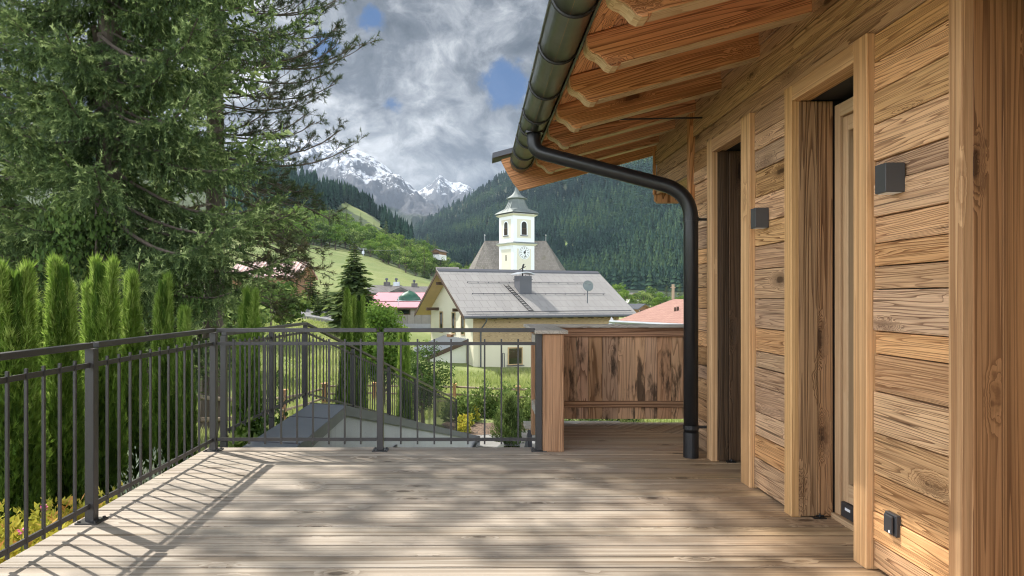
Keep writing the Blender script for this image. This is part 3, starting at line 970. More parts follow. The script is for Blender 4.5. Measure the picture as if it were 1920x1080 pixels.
def build_chalet():
    # horizontal old boards, every board its own height
    mb = MB()
    rng = random.Random(3)

    def boards(y0, y1, z0, z1, slope_top=False):
        z = z0
        while z < z1 - 0.01:
            h = rng.choice((0.105, 0.12, 0.135, 0.15, 0.17, 0.19))
            if z1 - z - h < 0.05:
                h = z1 - z
            prd = rng.uniform(0, 0.012)
            zz = min(z + h - 0.005, z1)
            mb.box(WX - prd, WX + 0.028, y0, y1, z, zz, "y")
            z += h
    boards(5.57, 6.0, 0.02, 2.46)
    boards(4.164, 4.685, 0.02, 2.46)
    boards(2.72, 3.28, 0.02, 2.46)
    boards(-4.0, 1.08, 0.02, 2.46)
    boards(-4.0, 7.28, 2.463, 3.02)
    boards(6.08, 7.28, 2.30, 2.46)
    mb.build("wall", M["wall"], chalet, bevel=0.003)
    # masonry core behind the boards, with the openings left free
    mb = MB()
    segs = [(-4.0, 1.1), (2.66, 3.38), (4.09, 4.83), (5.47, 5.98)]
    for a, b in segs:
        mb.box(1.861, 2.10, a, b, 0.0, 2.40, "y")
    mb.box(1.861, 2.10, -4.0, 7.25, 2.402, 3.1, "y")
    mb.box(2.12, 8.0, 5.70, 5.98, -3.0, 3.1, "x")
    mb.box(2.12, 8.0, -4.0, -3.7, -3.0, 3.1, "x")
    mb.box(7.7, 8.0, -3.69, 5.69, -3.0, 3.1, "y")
    mb.build("inner_wall", M["shade_black"], chalet)
    # trims
    tb = MB()
    tb.box(TX, WX + 0.02, 5.45, 5.565, 0.0, 2.46, "z")
    tb.box(TX, WX + 0.02, 4.69, 4.85, 0.0, 2.465, "z")
    tb.box(TX + 0.002, WX + 0.02, 4.852, 5.448, 2.36, 2.458, "y")
    tb.build("door_trim", M["trim"], chalet, bevel=0.004)
    tb = MB()
    tb.box(TX, WX + 0.02, 4.07, 4.162, 0.0, 2.46, "z")
    tb.box(TX, WX + 0.02, 3.285, 3.40, 0.0, 2.468, "z")
    tb.box(TX + 0.002, WX + 0.02, 3.402, 4.068, 2.37, 2.462, "y")
    tb.build("door_trim", M["trim"], chalet, bevel=0.004)
    tb = MB()
    tb.box(TX, WX + 0.02, 2.64, 2.715, 0.0, 2.468, "z")
    tb.box(TX, WX + 0.02, 1.085, 1.20, 0.0, 2.468, "z")
    tb.box(TX + 0.002, WX + 0.02, 1.202, 2.638, 2.37, 2.462, "y")
    tb.build("door_trim", M["trim"], chalet, bevel=0.004)
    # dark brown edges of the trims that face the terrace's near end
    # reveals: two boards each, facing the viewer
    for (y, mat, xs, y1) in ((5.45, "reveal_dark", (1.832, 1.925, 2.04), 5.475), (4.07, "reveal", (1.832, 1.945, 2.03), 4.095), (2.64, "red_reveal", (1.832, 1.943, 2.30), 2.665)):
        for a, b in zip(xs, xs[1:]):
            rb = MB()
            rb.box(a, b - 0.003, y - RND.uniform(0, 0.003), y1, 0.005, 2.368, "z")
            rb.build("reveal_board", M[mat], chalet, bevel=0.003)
    # near reveals and heads of the openings
    for a, b in ((4.852, 5.448), (3.402, 4.068), (1.21, 2.638)):
        hb = MB()
        hb.box(1.852, 1.90, a, b, 2.372, 2.398, "y")
        hb.build("door_head", M["trim"], chalet)
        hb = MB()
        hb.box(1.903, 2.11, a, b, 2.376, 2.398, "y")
        hb.build("head_shade_strip", M["shade_black"], chalet)  # solid near-black strip, the shade under the head put into its colour
    # doors
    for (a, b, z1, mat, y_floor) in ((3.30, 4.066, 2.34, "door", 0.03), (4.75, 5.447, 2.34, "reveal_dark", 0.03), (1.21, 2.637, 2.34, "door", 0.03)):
        fb = MB()
        fx = 2.035
        fb.box(fx, fx + 0.05, b - 0.060, b, 0.03, z1, "z")
        fb.box(fx, fx + 0.05, a, a + 0.075, 0.03, z1, "z")
        fb.box(fx + 0.001, fx + 0.05, a + 0.076, b - 0.061, z1 - 0.075, z1, "y")
        fb.box(fx - 0.02, fx + 0.06, a, b, -0.02, 0.029, "y")
        fr = fb.build("door_frame", M[mat], chalet, bevel=0.003)
        db = MB()
        dx = fx + 0.014
        b2, a2 = b - 0.068, a + 0.082
        db.box(dx, dx + 0.05, b2 - 0.052, b2, 0.115, z1 - 0.082, "z")
        db.box(dx, dx + 0.05, a2, a2 + 0.085, 0.115, z1 - 0.082, "z")
        db.box(dx + 0.001, dx + 0.05, a2 + 0.086, b2 - 0.053, z1 - 0.167, z1 - 0.083, "y")
        db.box(dx + 0.001, dx + 0.05, a2 + 0.086, b2 - 0.053, 0.116, 0.22, "y")
        dr = db.build("door", M[mat], chalet, bevel=0.003)
        gb = MB()
        gb.box(dx + 0.03, dx + 0.038, a2 + 0.087, b2 - 0.054, 0.221, z1 - 0.168, "y")
        gb.build("pane", M["glass"], dr)
        sb = MB()
        sb.box(dx - 0.012, dx + 0.05, a2, b2, 0.031, 0.112, "y")
        sl = sb.build("threshold", M["switch"], chalet, bevel=0.003)
        if mat == "door" and a > 3:
            pb = MB()
            pb.box(dx - 0.0135, dx - 0.0125, b2 - 0.10, b2 - 0.045, 0.075, 0.09, "y")
            pb.build("badge", M["white_mark"], sl)
    # little floor hooks
    for (x, y) in ((1.94, 4.05), (1.93, 5.43)):
        kb = MB()
        kb.box(x - 0.035, x + 0.035, y - 0.02, y + 0.005, 0.0, 0.006)
        kb.tube([(x, y - 0.008, 0.005), (x, y - 0.008, 0.028)], 0.006, 8)
        kb.tube([(x - 0.022, y - 0.008, 0.016), (x + 0.022, y - 0.008, 0.016)], 0.005, 8)
        kb.build("floor_hook", M["black"], chalet)
    # corner post and the wing under the gable
    cb = MB()
    cb.box(1.785, 1.845, 6.003, 6.075, 0.0, 2.93, "z")
    cb.build("corner_board", M["rafter"], chalet, bevel=0.003)
    eb = MB()
    eb.box(1.80, 1.828, 7.284, 7.315, 2.30, 2.78, "z")
    eb.build("wing_edge", M["rafter"], chalet)
    eb = MB()
    c = 0.03
    z0, z1, xa, xb = 2.215, 2.325, 1.815, 2.09
    eb.prism([(xa + c, 7.284, z0), (xb - c, 7.284, z0), (xb, 7.284, z0 + c), (xb, 7.284, z1), (xa, 7.284, z1), (xa, 7.284, z0 + c)], (0, 0.05, 0), (0, 0, 1))
    eb.build("wing_soffit_board", M["rafter"], chalet, bevel=0.003)
    eb = MB()
    eb.box(1.86, 2.09, 6.08, 7.28, 2.33, 2.37, "y")
    eb.build("wing_soffit", M["soffit"], chalet)
    # rafters with a carved, curled end
    for yc in (0.42, 1.14, 1.85, 2.55, 3.27, 3.96, 4.68, 5.40, 6.03, 6.65, 7.24):
        w = 0.115
        x_end = 2.0
        prof = [(x_end, RB(x_end)), (0.775, RB(0.775))]
        # nose: small step, then a quarter curve up to the top edge
        nose = [(0.775, -0.012), (0.742, -0.008), (0.715, 0.012), (0.690, 0.048), (0.662, 0.078), (0.632, 0.098), (0.612, 0.118), (0.603, 0.145), (0.598, RH)]
        for (x, dz) in nose:
            prof.append((x, RB(0.742) + dz + 0.267 * (x - 0.742)))
        prof.append((x_end, RB(x_end) + RH))
        y0 = yc - w / 2
        pb = MB()
        pb.prism([(x, y0, z) for x, z in prof], (0, w, 0), (1, 0, 0.267))
        rf = pb.build("rafter", M["rafter"], chalet, bevel=0.006)
        # pale planed arris along the underside and the freshly cut nose
        ab = MB()
        nn = [(x, RB(0.742) + dz + 0.267 * (x - 0.742)) for x, dz in nose]
        q = [(x - 0.004, y0 + 0.004, z - 0.003) for x, z in nn]
        for (p1, p2) in zip(q, q[1:]):
            ab.obox(p1, Vector(p2) - Vector(p1), (0, w - 0.008, 0), Vector((0.006, 0, 0.004)), r=0.5)
        ab.build("carved_end", M["rafter_edge"], rf)
        ub = MB()
        ub.obox((0.79, y0 + 0.003, RB(0.79) - 0.004), Vector((1.19, 0, 1.19 * 0.267)), (0, w - 0.006, 0), (0, 0, 0.006), r=0.45)
        ub.build("underside", M["rafter_edge"], rf)
    # soffit boards along the eave, roof slabs, fascia
    sb = MB()
    u = Vector((1, 0, 0.267)).normalized()
    x = 0.485
    while x < 2.1:
        wd = 0.135
        sb.obox((x, -3.0, RB(x) + RH + 0.002), (0, 10.75, 0), u * (wd - 0.003), (0, 0, 0.022))
        x += wd * u.x
    sb.build("soffit", M["soffit"], chalet, bevel=0.002)
    rb = MB()
    X0, XR, X2 = 0.47, 5.2, 10.2
    top = lambda x: RB(x) + RH + 0.03
    rb.prism([(X0, -3.2, top(X0)), (XR, -3.2, top(XR)), (XR, -3.2, top(XR) + 0.13), (X0, -3.2, top(X0) + 0.13)], (0, 11.2, 0), (0, 1, 0))
    rb.prism([(XR + .002, -3.2, top(XR)), (X2, -3.2, top(XR) - 0.267 * (X2 - XR)), (X2, -3.2, top(XR) - 0.267 * (X2 - XR) + 0.13), (XR + .002, -3.2, top(XR) + 0.13)], (0, 11.2, 0), (0, 1, 0))
    rf = rb.build("roof", M["capsheet"], chalet)
    fb = MB()
    fb.box(0.445, 0.467, -3.2, 7.74, 2.60, 2.80, "y")
    fb.build("fascia", M["soffit"], chalet)
    fb = MB()
    fb.box(0.578, 0.592, -3.2, 7.70, 2.655, 2.682, "y")
    fb.build("drip_edge", M["black"], chalet)
    # bargeboard closing the eave at the far end, with its sheet cap
    bb = MB()
    zb = lambda x: 2.415 + 0.266 * (x - 0.47)
    bb.prism([(0.27, 7.80, 2.735), (0.33, 7.80, 2.62), (0.40, 7.80, 2.50), (0.47, 7.80, zb(0.47)), (2.6, 7.80, zb(2.6)), (2.6, 7.80, zb(2.6) + 0.36), (0.27, 7.80, zb(0.27) + 0.40)], (0, 0.045, 0), (1, 0, 0.267))
    bb.build("bargeboard", M["rafter"], chalet, bevel=0.003)
    bb = MB()
    bb.obox((0.17, 7.70, 2.755), Vector((3.5, 0, 3.5 * 0.267)), (0, 0.32, 0), (0, 0, 0.055))
    bb.build("verge_flashing", M["capedge"], chalet)
    # gutter: half-round trough with straps
    gb = MB()
    gx, gzz, gr = 0.470, 2.705, 0.108
    n = 16
    prof = [(gx + gr * math.cos(math.pi + math.pi * k / n), gzz + gr * math.sin(math.pi + math.pi * k / n)) for k in range(n + 1)]
    inner = [(gx + (gr - 0.004) * math.cos(2 * math.pi - math.pi * k / n), gzz + (gr - 0.004) * math.sin(2 * math.pi - math.pi * k / n)) for k in range(n + 1)]
    poly = prof + inner
    gb.prism([(x, -3.0, z) for x, z in poly], (0, 10.70, 0), (0, 1, 0))
    gb.tube([(gx - gr, -3.0, gzz + 0.004), (gx - gr, 7.70, gzz + 0.004)], 0.010, 10)
    gt = gb.build("gutter", M["gutter"], chalet)
    for poly_ in gt.data.polygons:
        poly_.use_smooth = len(poly_.vertices) == 4
    eb = MB()
    eb.prism([(x, 7.701, z) for x, z in prof], (0, 0.006, 0), (0, 1, 0))
    eb.build("gutter_end", M["gutter"], gt)
    for yc in (3.42, 4.10, 4.84, 5.52, 5.98, 6.42, 6.98, 7.46, 2.7, 2.0, 1.3):
        sb = MB()
        pr = gr + 0.005
        pts = [(gx + pr * math.cos(math.pi * 0.97 + math.pi * 1.06 * k / 14), yc, gzz + pr * math.sin(math.pi * 0.97 + math.pi * 1.06 * k / 14)) for k in range(15)]
        sb.tube(pts, 0.0085, 6)
        sb.build("gutter_strap", M["black"], gt)
    # downpipe
    pts = bend([(0.470, 5.88, 2.64), (0.470, 5.88, 2.455), (1.672, 5.58, 2.075), (1.672, 5.58, 0.004)], 0.22, 9)
    db = MB()
    db.tube(pts, 0.056, 20)
    dp = db.build("downpipe", M["black"], chalet, smooth=True)
    for (a, b, rr) in (((1.672, 5.58, 1.845), (1.672, 5.58, 1.875), 0.061), ((1.672, 5.58, 0.225), (1.672, 5.58, 0.255), 0.061), ((1.672, 5.58, 0.005), (1.672, 5.58, 0.20), 0.0585), ((0.470, 5.88, 2.60), (0.470, 5.88, 2.64), 0.075)):
        cbm = MB()
        cbm.tube([a, b], rr, 20)
        if rr == 0.061:
            cbm.box(1.72, 1.80, 5.574, 5.586, a[2] + 0.005, a[2] + 0.025)
        cbm.build("pipe_clamp", M["black"], dp)
    wb = MB()
    wb.tube([(0.53, 5.86, 2.70), (1.84, 5.76, 2.70)], 0.007, 8)
    wb.tube([(0.53, 5.86, 2.66), (0.53, 5.86, 2.74)], 0.006, 8)
    wb.build("stay_rod", M["black"], chalet)


build_chalet()

# wall lamps and the socket
for (yc, zc, lab) in ((2.455 + 0.28, 1.25 + 225 / 441 + 0.0, "square anthracite wall lamp nearer the viewer, above the power socket"), (4.34, 0, "square anthracite wall lamp farther along, between the two door openings")):
    if zc:
        s, px = 441.0, 1702
    else:
        s, px = 549 / 1.826, 1443
    yc = F / s
    zc = EZ + ((558 - 332) if s > 400 else (558 - 408)) / s
    t = thing("wall_lamp", lab, "lamp", (1.826, yc + 0.04, zc), "lamps on the timber wall")
    b = MB()
    b.box(1.738, 1.822, yc, yc + 0.082, zc - 0.0625, zc + 0.0625, "z")
    b.build("housing", M["lamp"], t, bevel=0.002)
    b = MB()
    b.box(1.748, 1.812, yc + 0.01, yc + 0.072, zc - 0.0645, zc - 0.0626)
    b.build("diffuser", M["white_mark"], t)

t = thing("power_socket", "dark square power socket with hinged lid low on the timber wall", "socket", (1.826, 2.76, 0.36))
s = 795 / 1.822
yy = F / s
b = MB()
b.box(1.802, 1.826, yy - 0.0, yy + 0.088, EZ - (1009 - 558) / s, EZ - (968 - 558) / s, "z")
b.build("frame", M["switch"], t, bevel=0.004)
b = MB()
b.obox((1.800, yy + 0.014, EZ - (1005 - 558) / s), (0, 0, 0.078), (0, 0.058, 0), (-0.012, 0, 0), r=0.5)
li = b.build("lid", M["switch"], t, bevel=0.003)
b = MB()
b.box(1.7865, 1.7878, yy + 0.022, yy + 0.032, EZ - (1003 - 558) / s, EZ - (998 - 558) / s)
b.build("lock", M["white_mark"], li)


# ------------------------------------------------------------------ railings
def railing(name, label, lines, posts, zoff, parent_loc, plates=True, top=1.0, pw=0.052, spacing=0.134, deck_plate=True):
    """lines: list of (p0, p1) plan points with the base height of each; posts: list of (x, y, base z)."""
    t = thing(name, label, "railing", parent_loc)
    for (p0, p1) in lines:
        a, b = Vector(p0), Vector(p1)
        d = (b - a)
        L = Vector((d.x, d.y, 0)).length
        u = d.normalized()
        side = Vector((-d.y, d.x, 0)).normalized()
        upv = Vector((0, 0, 1))

        def bar(z, w, h):
            m = MB()
            m.obox(a - side * w / 2 + upv * (z - h), d, side * w, upv * h, r=0.5)
            return m
        bar(top, 0.05, 0.032).build("handrail", M["iron"], t, bevel=0.002)
        bar(0.888, 0.012, 0.027).build("rail", M["iron"], t)
        bar(0.105, 0.012, 0.027).build("rail", M["iron"], t)
        n = max(2, int(round(L / spacing)))
        for i in range(1, n):
            c = a + d * (i / n)
            m = MB()
            q = 0.0068
            off = side * 0.0135
            m.box(c.x - q, c.x + q, c.y - q, c.y + q, c.z + 0.052, c.z + 0.912, "z", r=0.5)
            m.box(c.x - q * 1.5, c.x + q * 1.5, c.y - q * 1.5, c.y + q * 1.5, c.z + 0.862, c.z + 0.887, "z", r=0.5)
            m.build("baluster", M["iron"], t)
    for (x, y, z) in posts:
        m = MB()
        m.box(x - pw / 2, x + pw / 2, y - pw / 2, y + pw / 2, z + 0.004, z + top - 0.033, "z", r=0.5)
        p = m.build("post", M["iron"], t, bevel=0.003)
        if plates:
            m = MB()
            m.box(x - 0.062, x + 0.062, y - 0.062, y + 0.062, z, z + 0.008, "x", r=0.5)
            for sx in (-1, 1):
                for sy in (-1, 1):
                    m.tube([(x + sx * 0.046, y + sy * 0.046, z + 0.008), (x + sx * 0.046, y + sy * 0.046, z + 0.017)], 0.009, 6)
            m.build("base_plate", M["iron"], p)
    return t


LX, RY = -2.15, 5.84
pl = [(LX, 3.99), (LX, 2.14), (LX, 0.29), (LX, -1.56)]
ys = [RY] + [p[1] for p in pl]
railing("railing", "dark steel railing running along the open side of the deck towards the thuja hedge", [((LX, a - 0.03, 0), (LX, b + 0.03, 0)) for a, b in zip(ys, ys[1:])], [(x, y, 0) for x, y in pl], 0, (LX, 3.0, 0))
px_ = [LX, -0.788, 0.505]
railing("railing", "dark steel railing across the far end of the deck in front of the concrete wall", [((a + 0.03, RY, 0), (b - 0.03, RY, 0)) for a, b in zip(px_, px_[1:])], [(x, RY, 0) for x in px_], 0, (-0.8, RY, 0))
mb = MB()
mb.tube([(0.53, RY, 0.735), (0.58, RY, 0.735)], 0.006, 6)
mb.tube([(0.53, RY, 0.30), (0.58, RY, 0.30)], 0.006, 6)
mb.build("wall_fixing", M["iron"], [o for o in COL.objects if o.name == "railing.001"][0])


def wallx(y):
    return -2.19 + 0.153 * max(0.0, y - 9.14)


def railz(y):
    return -0.065 - 0.235 * max(0.0, y - 9.14)


ry = [6.53, 7.84, 9.14]
sy_ = [9.14, 11.0, 13.0, 15.0, 17.0, 19.0, 19.75]
pp = [(-2.31 + 0.045 * (y - 6.53), y, railz(y)) for y in ry]
sp = [(wallx(y), y, railz(y)) for y in sy_]
lines = [(a, b) for a, b in zip(pp, pp[1:])] + [(a, b) for a, b in zip(sp, sp[1:])]
railing("railing", "dark steel railing on the sloping driveway wall, falling away into the garden", lines, pp + sp[1:], 0, (-2.2, 9.14, -0.1), plates=False, spacing=0.125)
# the posts of the ramp railing run on down the outer side of the wall
rt = [o for o in COL.objects if o.name == "railing.002"][0]
for (x, y, z) in pp + sp[1:]:
    m = MB()
    m.box(x - 0.026, x + 0.026, y - 0.026, y + 0.026, z - 0.32, z + 0.003, "z", r=0.5)
    m.build("post_foot", M["iron"], rt)

# ------------------------------------------------------------------ driveway wall with sheet capping
dw = thing("driveway_wall", "pale concrete driveway wall with blue grey sheet capping, stepping down behind the far railing", "wall", (-1.9, 9.1, -3.0))
inner = lambda y: -1.70 + 0.153 * max(0.0, y - 9.14)
outer = lambda y: -2.08 + 0.153 * max(0.0, y - 9.14)
capz = lambda y: -0.105 - 0.228 * max(0.0, y - 9.14)
m = MB()
Y1, Y2 = 5.99, 20.6
m.prism([(outer(Y1), Y1, -3.6), (inner(Y1), Y1, -3.6), (inner(Y1), Y1, capz(Y1) - 0.05), (outer(Y1), Y1, capz(Y1) - 0.05)], (0, 9.14 - Y1, 0))
e = Vector((0.153 * (Y2 - 9.14), Y2 - 9.14, 0))
za, zb_ = capz(9.14) - 0.05, capz(Y2) - 0.05
a0, a1 = Vector((-2.08, 9.142, 0)), Vector((-1.70, 9.142, 0))
vs = [a0 + Vector((0, 0, -3.6)), a1 + Vector((0, 0, -3.6)), a1 + Vector((0, 0, za)), a0 + Vector((0, 0, za))]
vs2 = [a0 + e + Vector((0, 0, -3.6)), a1 + e + Vector((0, 0, -3.6)), a1 + e + Vector((0, 0, zb_)), a0 + e + Vector((0, 0, zb_))]
m.add(vs + vs2, [(0, 1, 2, 3), (7, 6, 5, 4), (0, 4, 5, 1), (1, 5, 6, 2), (2, 6, 7, 3), (3, 7, 4, 0)])
m.build("wall", M["concrete"], dw)
m = MB()
m.prism([(-2.12, Y1, capz(Y1) - 0.035), (-1.665, Y1, capz(Y1) - 0.06), (-1.665, Y1, capz(Y1) - 0.02), (-2.12, Y1, capz(Y1) + 0.005)], (0, 9.10 - Y1, 0))
c0 = [Vector((-2.12, 9.102, capz(9) - 0.035)), Vector((-1.665, 9.102, capz(9) - 0.06)), Vector((-1.665, 9.102, capz(9) - 0.02)), Vector((-2.12, 9.102, capz(9) + 0.005))]
e3 = e + Vector((0, 0, zb_ - za))
m.add(c0 + [p + e3 for p in c0], [(0, 1, 2, 3), (7, 6, 5, 4), (0, 4, 5, 1), (1, 5, 6, 2), (2, 6, 7, 3), (3, 7, 4, 0)])
cap_ = m.build("capping", M["capsheet"], dw)
for ys_ in (6.7, 8.1, 9.10, 10.7, 12.4, 14.2, 16.1, 18.1):
    m = MB()
    zz = capz(ys_) if ys_ > 9.2 else capz(9)
    dx = 0.153 * max(0.0, ys_ - 9.14)
    m.obox((-2.125 + dx, ys_, zz + 0.004), (0.465, 0, -0.025), (0, 0.022, -0.005 if ys_ > 9.2 else 0), (0, 0, 0.009))
    m.build("capping_seam", M["capedge"], cap_)
m = MB()
m.box(-1.668, -1.656, Y1, 9.10, capz(9) - 0.15, capz(9) - 0.022, "y")
k0 = Vector((-1.668, 9.105, capz(9) - 0.15))
m.obox(k0, e3, (0.012, 0, 0), (0, 0, 0.13))
m.build("drip_flashing", M["capedge"], dw)
m = MB()
p = P(790, 836, 9.6)
sx = inner(11.5)
ysp = 11.5
m.box(inner(ysp) + 0.002, inner(ysp) + 0.05, ysp - 0.05, ysp + 0.12, -1.19, -1.14)
m.build("step_light", M["black"], dw)

# ------------------------------------------------------------------ timber screen of the balcony bay
sc_ = thing("timber_screen", "reddish timber balcony screen of vertical boards with black knots, closing the bay beside the house", "screen", (1.2, 6.5, 0))
m = MB()
m.box(0.536, 0.706, 5.785, 5.935, 0.0, 0.955, "z")
m.build("post", M["screen_trim"], sc_, bevel=0.006)
m = MB()
m.box(2.26, 2.40, 7.02, 7.15, 0.0, 0.93, "z")
m.box(0.54, 0.66, 7.02, 7.15, -0.1, 0.93, "z")
m.build("post", M["screen_trim"], sc_, bevel=0.004)
m = MB()
m.box(0.47, 0.735, 5.74, 7.20, 0.957, 0.986, "y")
m.build("cap_board", M["cap_wood"], sc_, bevel=0.004)
m = MB()
m.box(0.738, 2.45, 6.98, 7.21, 0.955, 0.982, "x")
m.build("cap_board", M["cap_wood"], sc_, bevel=0.004)
m = MB()
m.box(0.662, 2.255, 7.055, 7.095, 0.865, 0.952, "x")
m.build("top_rail", M["screen_trim"], sc_, bevel=0.004)
m = MB()
m.box(0.662, 2.255, 7.050, 7.095, 0.165, 0.225, "x")
m.build("bottom_rail", M["screen_trim"], sc_, bevel=0.004)
m = MB()
x = 0.664
rg = random.Random(12)
while x < 2.25:
    w = rg.choice((0.10, 0.12, 0.14, 0.155, 0.17))
    w = min(w, 2.255 - x)
    m.box(x, x + w - 0.003, 7.098 + rg.uniform(0, .004), 7.122, 0.045, 0.95, "z")
    x += w
m.build("boards", M["screen"], sc_, bevel=0.002)
m = MB()
y = 5.95
while y < 7.0:
    w = rg.choice((0.12, 0.14, 0.16))
    m.box(0.575, 0.597, y, y + w - 0.004, 0.05, 0.95, "z")
    y += w
m.build("side_boards", M["screen"], sc_)
m = MB()
m.box(0.538, 0.572, 5.95, 7.015, 0.82, 0.90, "y")
m.box(0.538, 0.572, 5.95, 7.015, 0.17, 0.25, "y")
m.build("side_rails", M["cap_wood"], sc_)

st = thing("garden_steps", "grey plank steps going down outside the timber screen", "steps", (0.9, 7.8, -0.6))
for i in range(5):
    m = MB()
    for j in range(2):
        m.box(0.49, 1.5, 7.25 + i * 0.30 + j * 0.145, 7.25 + i * 0.30 + j * 0.145 + 0.138, -0.085 - i * 0.18, -0.05 - i * 0.18, "x")
    m.build("tread", M["cap_wood"], st)
m = MB()
for x in (0.52, 1.42):
    m.prism([(x, 7.25, -0.3), (x, 8.75, -1.15), (x, 8.75, -0.86), (x, 7.25, -0.09)], (0.04, 0, 0), (0, 1, -.5))
m.build("stringer", M["capedge"], st)
# ------------------------------------------------------------------ neighbour house
def axes(th):
    return Vector((math.cos(th), math.sin(th), 0)), Vector((-math.sin(th), math.cos(th), 0)), Vector((0, 0, 1))


def gable_house(t, o, th, L, W, z0, ze, zr, over_e, over_g, wall_mat, roof_mat, upper=None, upper_z=None, roof_th=0.22, soffit=None, gable_mat=None):
    """Walls and a gabled roof. o: corner of the walls, ridge runs along a."""
    a, b, k = axes(th)
    o = Vector(o)
    m = MB()
    sl = (zr - ze) / (W / 2 + over_e)
    zw = ze + sl * over_e                       # wall top under the roof
    zt = (upper_z if upper_z is not None else zw)
    c = lambda i, j, z: o + a * i + b * j + k * (z - o.z)
    m.prism([c(0, 0, z0), c(0, W, z0), c(0, W, zt), c(0, 0, zt)], a * L)
    if upper_z is None:
        m.prism([c(0, 0.0, zw + .001), c(0, W, zw + .001), c(0, W / 2, zr - 0.02)], a * L)
    m.build("wall", wall_mat, t)
    if upper_z is not None:
        m = MB()
        m.obox(c(-0.02, -0.03, zt), a * (L + .04), (0, 0, zw - zt), b * (0.06))
        m.obox(c(-0.02, W - 0.03, zt), a * (L + .04), (0, 0, zw - zt), b * (0.06))
        m.obox(c(L - .03, 0.031, zt), b * (W - 0.062), (0, 0, zw - zt), a * 0.06)
        m.build("upper_cladding", upper, t)
        m = MB()
        m.prism([c(0.0, 0.031, zt + .001), c(0.0, W - .031, zt + .001), c(0.0, W - .031, zw), c(0.0, W / 2, zr - 0.02), c(0.0, 0.031, zw)], a * (L - 0.04))
        m.build("gable_wall", gable_mat or wall_mat, t)
    R = []
    for s in (0, 1):
        m = MB()
        j0 = -over_e if s == 0 else W + over_e
        p0 = c(-over_g, j0, ze)
        p1 = c(-over_g, W / 2, zr)
        up = k * roof_th
        u = a * (L + 2 * over_g)
        v = p1 - p0
        off = (RND.uniform(0, 5), RND.uniform(0, 5), 0)
        vs = [p0, p0 + u, p1 + u, p1, p0 + up, p0 + u + up, p1 + u + up, p1 + up]
        lv, lu = v.length, u.length
        gs = [(off[0] + x, off[1] + y, zz) for zz in (0, 1) for x, y in ((0, 0), (lu, 0), (lu, lv), (0, lv))]
        fs = [(0, 3, 2, 1), (4, 5, 6, 7), (0, 1, 5, 4), (2, 3, 7, 6), (1, 2, 6, 5), (3, 0, 4, 7)]
        if s:
            fs = [q[::-1] for q in fs]
        m.add(vs, fs, gs, 0.5)
        R.append(m.build("roof", roof_mat, t))
    if soffit is not None:
        for s in (0, 1):
            m = MB()
            j0 = -over_e + .05 if s == 0 else W + over_e - .05
            p0 = c(-over_g + .05, j0, ze - 0.035)
            p1 = c(-over_g + .05, W / 2, zr - 0.035 + 0.0)
            m.obox(p0, p1 - p0, a * (L + 2 * over_g - .1), (0, 0, 0.03))
            m.build("eave_soffit", soffit, t)
    return a, b, k, c, R


TH = math.radians(23.6)
aN, bN, kN = axes(TH)
EL = Vector((-0.92, 51.1, -0.2))
oN = EL + aN * 1.15 + bN * 0.95
oN.z = -4.6
nh = thing("neighbour_house", "cream plastered house with broad grey metal roof and roof ladder, before the church", "house", (oN.x, oN.y, -4.4))
Wn, Ln = 9.1, 12.7
_, _, _, cN, RN = gable_house(nh, oN, TH, Ln, Wn, -4.7, -0.2, 3.24, 0.95, 1.15, M["plaster_cream"], M["sheetroof"], M["clad"], -2.15, 0.16, M["palewood"], M["plaster_cream"])


def on_roof(t, w, lift=0.0):
    """Point on the front roof plane: t along the eave from its left end, w back from it."""
    return EL + aN * t + bN * w + Vector((0, 0, 3.44 / 5.5 * w + 0.165 + lift))


nrm = (bN * -3.44 + Vector((0, 0, 5.5))).normalized()
slope = (on_roof(0, 1) - on_roof(0, 0)).normalized()
rN = RN[0]
m = MB()
m.obox(on_roof(0.05, 5.5, -0.05) - slope * 0.18 + nrm * 0.02, aN * 14.9, slope * 0.36, (0, 0, 0.09))
m.build("ridge_cap", M["capedge"], rN)
m = MB()
for (t0, t1, w) in ((1.9, 13.2, 3.9), (1.7, 13.6, 2.45)):
    x = t0
    m.tube([on_roof(t0, w, 0.07), on_roof(t1, w, 0.07)], 0.018, 6)
    while x < t1:
        m.obox(on_roof(x, w), aN * 0.05, nrm * 0.08, slope * 0.06)
        x += 0.9
m.build("snow_guard", M["capedge"], rN)
m = MB()
m.tube([on_roof(0.3, 0.25, 0.10), on_roof(14.6, 0.25, 0.10)], 0.03, 6)
m.build("snow_guard", M["capedge"], rN)
# verge boards, fascia, gutter
m = MB()
m.obox(EL + Vector((0, 0, -0.16)) - aN * 0.03, bN * 5.5 + Vector((0, 0, 3.44)), aN * 0.05, (0, 0, 0.27))
p = EL + bN * 5.5 + Vector((0, 0, 3.44))
m.obox(p + Vector((0, 0, -0.16)) - aN * 0.03, bN * 5.5 - Vector((0, 0, 3.44)), aN * 0.05, (0, 0, 0.27))
m.build("verge_board", M["darkwood"], nh)
m = MB()
m.tube([EL - bN * 0.09 + Vector((0, 0, 0.03)), EL - bN * 0.09 + aN * 15 + Vector((0, 0, 0.03))], 0.10, 10)
m.build("gutter", M["capedge"], nh)
m = MB()
q = EL + aN * 1.75 - bN * 0.08
wq = cN(0.55, -0.09, 0)
m.tube(bend([(q.x, q.y, -0.05), (q.x, q.y, -0.45), (wq.x, wq.y, -1.1), (wq.x, wq.y, -4.4)], 0.3, 4), 0.055, 8)
m.build("downpipe", M["capedge"], nh)
for i in range(14):
    m = MB()
    m.obox(cN(0.5 + i * 0.93, -0.75, -0.33), bN * 0.75, aN * 0.12, (0, 0, 0.17))
    m.build("rafter_head", M["darkwood"], nh)
